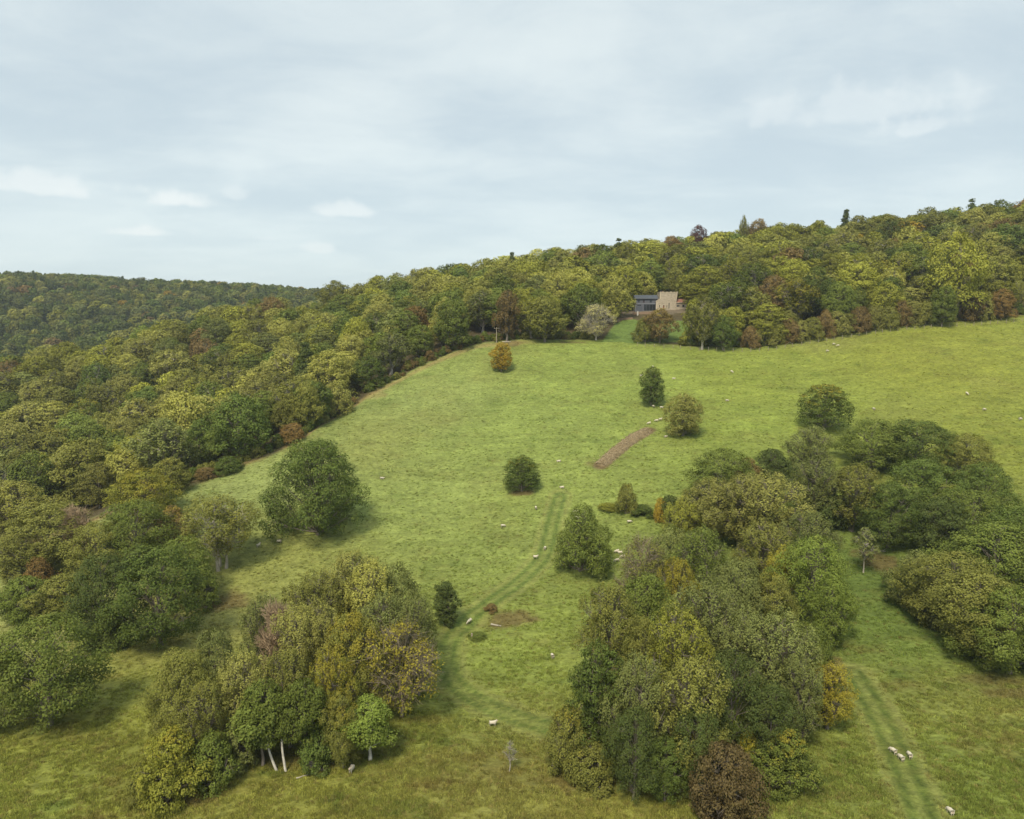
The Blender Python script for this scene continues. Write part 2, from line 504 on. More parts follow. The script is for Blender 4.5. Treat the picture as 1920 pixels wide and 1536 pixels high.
# ------------------------------------------------------------------ foliage and bark materials
def leaf_material(inst=False):
    m, N = mat_new('wood_foliage' if inst else 'foliage')
    oi = N.n('ShaderNodeObjectInfo')
    ia = N.n('ShaderNodeAttribute', attribute_name='tint', attribute_type='INSTANCER') if inst else None
    tu = N.n('ShaderNodeAttribute', attribute_name='tuft'); lf = N.n('ShaderNodeAttribute', attribute_name='leaf')
    tc_ = N.n('ShaderNodeTexCoord')
    big = N.noise(tc_.outputs['Object'], 0.22, 3.0, 0.5)
    base = ia.outputs['Color'] if inst else oi.outputs['Color']
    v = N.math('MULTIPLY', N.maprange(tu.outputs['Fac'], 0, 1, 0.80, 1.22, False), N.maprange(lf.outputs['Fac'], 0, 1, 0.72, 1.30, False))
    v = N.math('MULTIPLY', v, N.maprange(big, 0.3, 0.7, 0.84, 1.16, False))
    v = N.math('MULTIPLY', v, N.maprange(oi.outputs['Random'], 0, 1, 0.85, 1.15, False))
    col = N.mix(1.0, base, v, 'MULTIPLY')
    # some leaves olive, some bluish
    col = N.mix(N.maprange(lf.outputs['Fac'], 0.82, 1.0, 0.0, 0.40, False), col, (0.15, 0.125, 0.03, 1))
    col = N.mix(N.maprange(big, 0.50, 0.72, 0.0, 0.30), col, (0.115, 0.112, 0.034, 1))
    # autumn tips
    a = ia.outputs['Alpha'] if inst else oi.outputs['Alpha']
    thr = N.math('SUBTRACT', 1.0, a)
    mx_ = N.math('ADD', N.math('MULTIPLY', tu.outputs['Fac'], 0.7), N.math('MULTIPLY', big, 0.3))
    f = N.maprange(N.math('SUBTRACT', mx_, thr), -0.08, 0.16)
    gold = N.mix(N.maprange(lf.outputs['Fac'], 0, 1, 0, 1, False), (0.23, 0.185, 0.026, 1), (0.37, 0.315, 0.040, 1))
    col = N.mix(N.math('MULTIPLY', f, 0.78), col, gold)
    d = N.n('ShaderNodeBsdfPrincipled', ins={'Base Color': col, 'Roughness': 0.65, 'Specular IOR Level': 0.08})
    t = N.n('ShaderNodeBsdfTranslucent', ins={'Color': N.mix(1.0, col, (1.25, 1.25, 0.7, 1), 'MULTIPLY')})
    s = N.n('ShaderNodeMixShader', ins={0: 0.20, 1: d.outputs[0], 2: t.outputs[0]})
    finish(N, s.outputs[0]); return m


def bark_material():
    m, N = mat_new('bark')
    oi = N.n('ShaderNodeObjectInfo'); tc_ = N.n('ShaderNodeTexCoord')
    mp = N.n('ShaderNodeMapping', ins={'Vector': tc_.outputs['Object'], 'Scale': (1, 1, 0.25)})
    n = N.noise(mp.outputs[0], 4.0, 6.0, 0.65)
    col = N.mix(1.0, oi.outputs['Color'], N.maprange(n, 0.3, 0.7, 0.55, 1.3, False), 'MULTIPLY')
    bmp = N.n('ShaderNodeBump', ins={'Height': n, 'Strength': 0.6, 'Distance': 0.08})
    b = N.n('ShaderNodeBsdfPrincipled', ins={'Base Color': col, 'Roughness': 0.9, 'Specular IOR Level': 0.1, 'Normal': bmp.outputs[0]})
    finish(N, b.outputs[0]); return m


def plain_bark():
    m, N = mat_new('wood_bark')
    tc_ = N.n('ShaderNodeTexCoord')
    n = N.noise(tc_.outputs['Object'], 3.0, 5.0, 0.65)
    col = N.mix(n, (0.045, 0.036, 0.026, 1), (0.16, 0.14, 0.11, 1))
    b = N.n('ShaderNodeBsdfPrincipled', ins={'Base Color': col, 'Roughness': 0.9, 'Specular IOR Level': 0.1})
    finish(N, b.outputs[0]); return m


M_LEAF = leaf_material(); M_LEAFI = leaf_material(True); M_BARK = bark_material(); M_BARK2 = plain_bark()


# ------------------------------------------------------------------ tree generator
def unit(v):
    return v / (np.linalg.norm(v, axis=-1, keepdims=True) + 1e-9)


class Tubes:
    def __init__(s):
        s.v = []; s.f = []; s.n = 0
    def add(s, pts, rad, k=5):
        pts = np.asarray(pts, float); rad = np.asarray(rad, float); m = len(pts)
        t = unit(np.gradient(pts, axis=0))
        ref = np.array([0.31, 0.95, 0.1]) if abs(t[0][2]) > 0.5 else np.array([0.05, 0.1, 1.0])
        a = unit(np.cross(t, ref)); b = np.cross(t, a)
        ang = np.arange(k) * 2 * math.pi / k
        ring = pts[:, None] + rad[:, None, None] * (np.cos(ang)[None, :, None] * a[:, None] + np.sin(ang)[None, :, None] * b[:, None])
        s.v.append(ring.reshape(-1, 3))
        i = np.arange(m - 1)[:, None] * k; j = np.arange(k)[None]; j2 = (j + 1) % k
        s.f.append((np.stack([i + j, i + j2, i + k + j2, i + k + j], -1).reshape(-1, 4)) + s.n)
        s.n += m * k
    def arrays(s):
        if not s.v: return np.zeros((0, 3)), np.zeros((0, 4), int)
        return np.concatenate(s.v), np.concatenate(s.f)


PROF = {
    'round': [(0, .42), (.12, .78), (.35, 1), (.6, .95), (.82, .68), (1, .18)],
    'ash': [(0, .35), (.2, .7), (.45, .95), (.65, 1), (.85, .75), (1, .25)],
    'dome': [(0, .72), (.12, .94), (.3, 1), (.55, .97), (.78, .80), (.92, .52), (1, .22)],
    'ovoid': [(0, .55), (.15, .86), (.35, 1), (.6, .88), (.82, .55), (1, .12)],
    'egg': [(0, .5), (.12, .82), (.35, 1), (.6, .96), (.80, .76), (.93, .48), (1, .22)],
    'bush': [(0, .85), (.2, 1), (.5, .93), (.8, .62), (1, .2)],
    'cone': [(0, .92), (.2, 1), (.45, .93), (.7, .74), (.88, .5), (1, .22)],
    'big': [(0, .62), (.15, .92), (.4, 1), (.65, .92), (.85, .66), (1, .25)],
    'spire': [(0, 1), (.3, .8), (.6, .56), (.85, .32), (1, .10)],
    'upright': [(0, .6), (.2, .9), (.5, 1), (.75, .8), (.92, .5), (1, .2)],
}


def gen_tree(seed, H, Wd, base, prof, nl, nleaf, leaf, lobe=(0.17, 0.25), gap=0.12, upr=0.3, twig=0.35, stems=1, trunk_r=None, layer=False, lean=0.0, irregular=0.15, open_=0.0, bare=False, twig_r=0.035, flat=0.75):
    """returns (leaf verts, faces, tuft attr, leaf attr), (bark verts, faces)"""
    g = np.random.default_rng(seed)
    pr = np.array(PROF[prof]); hc = H * (1 - base); zb = H * base
    rad = lambda t: Wd / 2 * np.interp(t, pr[:, 0], pr[:, 1])
    tb = Tubes()
    tr = trunk_r or 0.022 * H
    # trunk(s)
    fork = zb + hc * 0.30
    stems_pts = []
    for s in range(stems):
        a = g.uniform(0, 6.28) + s * 6.28 / max(stems, 1)
        off = np.array([math.cos(a), math.sin(a), 0]) * (0.0 if stems == 1 else 0.06 * Wd)
        tip = np.array([math.cos(a), math.sin(a), 0]) * (0.02 * Wd if stems == 1 else 0.20 * Wd)
        zz = np.linspace(-0.6, H * 0.80, 7); q = (zz + 0.6) / (H * 0.8 + 0.6)
        pts = off[None] + (tip - off)[None] * q[:, None] ** 1.2 + np.stack([g.normal(0, 0.008 * H, 7) + lean * q * H, g.normal(0, 0.008 * H, 7), np.zeros(7)], 1)
        pts[:, 2] = zz
        r_ = tr / math.sqrt(stems) * (1 - q) ** 0.75 + 0.03; r_[0] *= 1.35
        tb.add(pts, r_, 7); stems_pts.append(pts)
    # lobes
    ts = (np.arange(nl) + 0.5) / nl; ts = 0.04 + 0.93 * ts ** 0.92
    az = np.arange(nl) * 2.39996 + g.uniform(0, 6.28) + g.normal(0, 0.35, nl)
    lr = Wd * g.uniform(lobe[0], lobe[1], nl)
    lr *= np.clip(rad(ts) / (Wd / 2) * 0.5 + 0.62, 0.5, 1.1)
    rr = np.maximum(rad(ts) * (1 + g.normal(0, irregular, nl)) - lr * 0.85, 0) * np.where(g.random(nl) < 0.16, g.uniform(0.2, 0.6, nl), 1.0)
    ctr = np.stack([rr * np.cos(az) + lean * ts * H * .6, rr * np.sin(az), zb + hc * ts + 0.0], 1)
    ctr[:, 2] = np.clip(ctr[:, 2] + g.normal(0, 0.03 * hc, nl), zb + lr * 0.35, H - lr * 0.55 * flat)
    tufts = []; tr_ = []; tl = []
    for i in range(nl):
        m = int(g.integers(26, 36))
        k = np.arange(m) + 0.5
        ph = np.arccos(1 - 2 * k / m); th = k * 2.39996 + g.uniform(0, 6.28)
        dirs = np.stack([np.sin(ph) * np.cos(th), np.sin(ph) * np.sin(th), np.cos(ph)], 1)
        dirs = unit(dirs + g.normal(0, 0.22, dirs.shape))
        pos = ctr[i] + dirs * lr[i] * g.uniform(0.78, 1.08, (m, 1)) * np.array([1, 1, flat])
        ax = np.array([lean * pos[:, 2].mean() * .6, 0])
        outw = pos[:, :2] - ax; keep = np.ones(m, bool)
        for j in range(nl):
            if j == i: continue
            dd = np.linalg.norm((pos - ctr[j]) / np.array([1, 1, flat]), axis=1)
            keep &= dd > lr[j] * 0.80
        keep &= (pos[:, 2] > zb * 0.92) & (dirs[:, 2] > -0.75)
        keep &= g.random(m) > gap
        # drop tufts looking inwards
        inw = (dirs[:, 0] * ctr[i, 0] + dirs[:, 1] * ctr[i, 1]) / (np.hypot(ctr[i, 0], ctr[i, 1]) + 0.3 * Wd)
        keep &= (inw > -0.45) | (dirs[:, 2] > 0.55)
        tufts.append(pos[keep]); tr_.append(np.full(keep.sum(), lr[i] * 0.34)); tl.append(np.full(keep.sum(), i))
    T = np.concatenate(tufts); TR = np.concatenate(tr_); TL = np.concatenate(tl); nt = len(T)
    TR = TR * g.uniform(0.75, 1.3, nt)
    # limbs to lobes, twigs to tufts
    for i in range(nl):
        sp = stems_pts[i % stems]
        zst = np.clip(ctr[i, 2] - g.uniform(0.18, 0.34) * hc - 0.25 * rr[i], zb * 0.55 + 0.2, H * 0.74)
        st = np.array([np.interp(zst, sp[:, 2], sp[:, 0]), np.interp(zst, sp[:, 2], sp[:, 1]), zst])
        q = np.linspace(0, 1, 5)[:, None]
        mid = (st + ctr[i]) / 2 + np.array([0, 0, -0.05 * hc]) + g.normal(0, 0.02 * Wd, 3)
        pts = (1 - q) ** 2 * st + 2 * q * (1 - q) * mid + q ** 2 * ctr[i]
        r0 = max(tr * 0.42 * (1 - 0.6 * zst / H), 0.05)
        tb.add(pts, np.linspace(r0, r0 * 0.35, 5), 5)
        for t_ in np.where(TL == i)[0]:
            if g.random() < twig:
                p0 = pts[int(g.integers(2, 5))]
                md = (p0 + T[t_]) / 2 + g.normal(0, 0.12 * lr[i], 3) + np.array([0, 0, 0.06 * lr[i]])
                tb.add(np.array([p0, md, T[t_] + (T[t_] - ctr[i]) * 0.12]), [twig_r * 1.5, twig_r, twig_r * 0.45], 3)
                if bare:
                    for _ in range(5):
                        e = T[t_] + g.normal(0, 0.30 * lr[i], 3) + np.array([0, 0, 0.22 * lr[i]])
                        tb.add(np.array([md, (md + e) / 2 + g.normal(0, .05 * lr[i], 3), e]), [twig_r * .8, twig_r * .6, twig_r * .3], 3)
    bark = tb.arrays()
    if nleaf == 0:
        return None, bark
    # leaves
    prob = TR ** 2 * g.uniform(1 - open_, 1.0, nt); prob /= prob.sum()
    ti = g.choice(nt, nleaf, p=prob)
    dv = unit(g.normal(0, 1, (nleaf, 3)) + np.array([0, 0, 0.25]))
    if upr > 0.6:  # upright sprays
        shp = np.array([0.8, 0.8, 1.5])
    elif layer:
        shp = np.array([1.35, 1.35, 0.42])
    else:
        shp = np.array([1.1, 1.1, 0.85])
    pos = T[ti] + dv * (TR[ti] * g.uniform(0.35, 1.12, nleaf) ** 0.7)[:, None] * shp
    out = unit(T[ti] - ctr[TL[ti]])
    nrm = unit(out * 0.75 + dv * 0.45 + np.array([0, 0, 0.55]) + g.normal(0, 0.42, (nleaf, 3)))
    tan = unit(np.cross(nrm, g.normal(0, 1, (nleaf, 3)))); bit = np.cross(nrm, tan)
    sz = leaf * g.uniform(0.65, 1.35, nleaf)[:, None]
    droop = np.array([0, 0, -0.12])
    v0 = pos - tan * sz * 0.55; v2 = pos + tan * sz * 0.6 + droop * sz
    v1 = pos + bit * sz * 0.36 + nrm * sz * 0.06; v3 = pos - bit * sz * 0.36 + nrm * sz * 0.06
    LV = np.stack([v0, v1, v2, v3], 1).reshape(-1, 3)
    LF = np.arange(nleaf * 4).reshape(-1, 4)
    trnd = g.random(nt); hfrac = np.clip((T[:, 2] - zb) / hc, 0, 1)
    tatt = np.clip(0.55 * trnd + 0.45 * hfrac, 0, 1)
    return (LV, LF, tatt[ti], g.random(nleaf)), bark


class Proto:
    pass


def make_proto(name, seed, H, Wd, **kw):
    p = Proto(); p.H = H; p.W = Wd
    lv, bk = gen_tree(seed, H, Wd, **kw)
    p.crown = None
    if lv is not None:
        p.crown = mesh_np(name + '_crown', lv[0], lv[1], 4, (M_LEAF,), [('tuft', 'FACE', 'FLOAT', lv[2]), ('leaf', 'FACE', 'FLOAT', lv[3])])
    p.trunk = mesh_np(name + '_trunk', bk[0], bk[1], 4, (M_BARK,), smooth=True)
    return p


def joined_proto(name, seed, H, Wd, **kw):
    """crown and trunk in one mesh, for the wood that reads as one mass"""
    p = Proto(); p.H = H; p.W = Wd
    lv, bk = gen_tree(seed, H, Wd, **kw)
    v = np.concatenate([lv[0], bk[0]]); f = np.concatenate([lv[1], bk[1] + len(lv[0])])
    nb = len(bk[1])
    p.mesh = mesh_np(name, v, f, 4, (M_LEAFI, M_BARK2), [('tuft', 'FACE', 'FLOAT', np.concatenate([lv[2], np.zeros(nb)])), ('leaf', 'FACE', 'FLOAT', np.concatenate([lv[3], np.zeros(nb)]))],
                     mat_idx=np.concatenate([np.zeros(len(lv[1])), np.ones(nb)]))
    return p


PR = {}
for k in range(3):
    PR['round%d' % k] = make_proto('round%d' % k, 11 + k, 15, 13, base=0.10, prof='round', nl=32 + 3 * k, nleaf=20000, leaf=0.28, gap=0.25, twig=0.25)
for k in range(4):
    PR['ash%d' % k] = make_proto('ash%d' % k, 31 + k, 17, 11, base=0.12, prof='ash', nl=36, nleaf=18000, leaf=0.26, lobe=(0.13, 0.21), gap=0.2, upr=0.9, twig=0.75, open_=0.75, twig_r=0.04, flat=1.0, irregular=0.2, stems=1 + k % 2)
for k in range(2):
    PR['dome%d' % k] = make_proto('dome%d' % k, 51 + k, 11, 12, base=0.10, prof='dome', nl=44, nleaf=15000, leaf=0.30, lobe=(0.12, 0.17), gap=0.02, twig=0.1, irregular=0.04, layer=True)
PR['ovoid0'] = make_proto('ovoid0', 61, 12, 8.5, base=0.10, prof='egg', nl=42, nleaf=13000, leaf=0.28, lobe=(0.13, 0.19), gap=0.02, twig=0.1, irregular=0.05)
PR['ovoid1'] = make_proto('ovoid1', 62, 12, 9.5, base=0.03, prof='egg', nl=46, nleaf=16000, leaf=0.26, lobe=(0.12, 0.18), gap=0.02, twig=0.1, irregular=0.04)
for k in range(3):
    PR['bush%d' % k] = make_proto('bush%d' % k, 71 + k, 6, 8, base=0.0, prof='bush', nl=22, nleaf=8000, leaf=0.28, lobe=(0.16, 0.25), gap=0.1, twig=0.4, stems=3, trunk_r=0.16)
for k in range(2):
    PR['dead%d' % k] = make_proto('dead%d' % k, 81 + k, 13, 7, base=0.15, prof='ash', nl=20, nleaf=0, leaf=0.3, lobe=(0.18, 0.26), gap=0.0, twig=0.95, bare=True, twig_r=0.065, flat=1.1, stems=2)
for k in range(2):
    PR['sparse%d' % k] = make_proto('sparse%d' % k, 91 + k, 14, 12, base=0.14, prof='ash', nl=22, nleaf=4800, leaf=0.34, lobe=(0.17, 0.26), gap=0.12, twig=0.85, bare=True, open_=0.95, twig_r=0.05, flat=0.95, irregular=0.28, trunk_r=0.30)
for k in range(2):
    PR['lbush%d' % k] = make_proto('lbush%d' % k, 171 + k, 8.5, 11, base=0.0, prof='bush', nl=34, nleaf=19000, leaf=0.27, lobe=(0.12, 0.20), gap=0.12, twig=0.4, stems=3, trunk_r=0.2)
    PR['roundhi%d' % k] = make_proto('roundhi%d' % k, 181 + k, 10, 8, base=0.36, prof='round', nl=26, nleaf=11000, leaf=0.27, gap=0.16, twig=0.4, trunk_r=0.24)
PR['ashhi0'] = make_proto('ashhi0', 185, 16, 13, base=0.30, prof='ash', nl=34, nleaf=15000, leaf=0.29, lobe=(0.13, 0.21), gap=0.2, upr=0.9, twig=0.6, open_=0.6, twig_r=0.05, flat=1.0, stems=3, trunk_r=0.42)
PR['tall0'] = make_proto('tall0', 187, 16, 8.5, base=0.03, prof='upright', nl=40, nleaf=20000, leaf=0.28, lobe=(0.15, 0.22), gap=0.12, twig=0.3)
PR['big0'] = make_proto('big0', 101, 20, 22, base=0.04, prof='big', nl=46, nleaf=34000, leaf=0.36, lobe=(0.11, 0.17), gap=0.16, twig=0.3, irregular=0.17)
PR['cone0'] = make_proto('cone0', 111, 13, 13, base=0.0, prof='cone', nl=38, nleaf=18000, leaf=0.32, lobe=(0.13, 0.19), gap=0.1, twig=0.35, irregular=0.13, stems=2)
PR['upright0'] = make_proto('upright0', 121, 9, 5, base=0.04, prof='upright', nl=28, nleaf=9000, leaf=0.24, lobe=(0.16, 0.24), gap=0.05, twig=0.2)
PR['sapling0'] = make_proto('sapling0', 131, 6, 3.4, base=0.38, prof='ovoid', nl=12, nleaf=1100, leaf=0.24, lobe=(0.2, 0.3), gap=0.1, twig=0.9, trunk_r=0.08, open_=.8, twig_r=.02)
PR['whip0'] = make_proto('whip0', 132, 5, 2.4, base=0.35, prof='ovoid', nl=9, nleaf=110, leaf=0.22, lobe=(0.2, 0.3), gap=0.1, twig=0.9, trunk_r=0.07, open_=.8, twig_r=.02)
# wood-edge quality
for k in range(4):
    PR['mround%d' % k] = make_proto('mround%d' % k, 141 + k, 16, 13, base=0.12, prof='round', nl=30, nleaf=10500, leaf=0.43, gap=0.14, twig=0.15)
for k in range(3):
    PR['mash%d' % k] = make_proto('mash%d' % k, 151 + k, 18, 11, base=0.18, prof='ash', nl=28, nleaf=9000, leaf=0.42, lobe=(0.14, 0.22), gap=0.16, upr=0.9, twig=0.6, open_=.6, flat=1.0, twig_r=0.05)
PR['mlayer0'] = make_proto('mlayer0', 161, 16, 12, base=0.12, prof='round', nl=32, nleaf=9500, leaf=0.43, gap=0.12, twig=0.2, layer=True, flat=0.6)
PR['conifer0'] = make_proto('conifer0', 171, 20, 7, base=0.06, prof='spire', nl=64, nleaf=8000, leaf=0.42, lobe=(0.14, 0.20), gap=0.06, twig=0.1, irregular=0.06, flat=0.5)


def dims(p):
    return p.H, p.W


def tree_at(x, y, H, Wd, proto, colour, autumn, name, label, cat='tree', group=None, bark=(0.15, 0.125, 0.10), rot=None, sink=0.0):
    p = PR[proto]; z = gz(x, y) - sink
    e = bpy.data.objects.new(name, None); COL.objects.link(e)
    e.empty_display_size = 0.5; e.location = (x, y, z); e.rotation_euler = (0, 0, rng.uniform(0, 6.28) if rot is None else rot)
    s = Wd / p.W; e.scale = (s, s, H / p.H)
    tag(e, label, cat, group)
    if p.crown is not None:
        c = add_obj('crown', p.crown, e); c.color = (colour[0], colour[1], colour[2], autumn)
    t = add_obj('trunk', p.trunk, e); t.color = c4(bark)
    return e


# leaf colours (albedo)
CO = dict(dark=(0.046, 0.062, 0.020), deep=(0.060, 0.084, 0.022), mid=(0.080, 0.102, 0.025), bright=(0.096, 0.126, 0.028), olive=(0.110, 0.115, 0.032), khaki=(0.142, 0.143, 0.046), pale=(0.175, 0.176, 0.050),
          grey=(0.096, 0.110, 0.040), brown=(0.118, 0.086, 0.040), rust=(0.122, 0.082, 0.034), copper=(0.078, 0.060, 0.031), gold=(0.21, 0.150, 0.024), yellow=(0.20, 0.185, 0.030), yg=(0.145, 0.152, 0.030), purple=(0.042, 0.016, 0.018), cream=(0.24, 0.225, 0.12))
CO = {k: tuple(min(1, q * f) for q, f in zip(v, (1.86, 1.82, 1.48))) for k, v in CO.items()}
PALE_BARK = (0.42, 0.38, 0.32); GREY_BARK = (0.22, 0.19, 0.155); DEAD_BARK = (0.40, 0.30, 0.19); WHITE_BARK = (0.62, 0.58, 0.50)

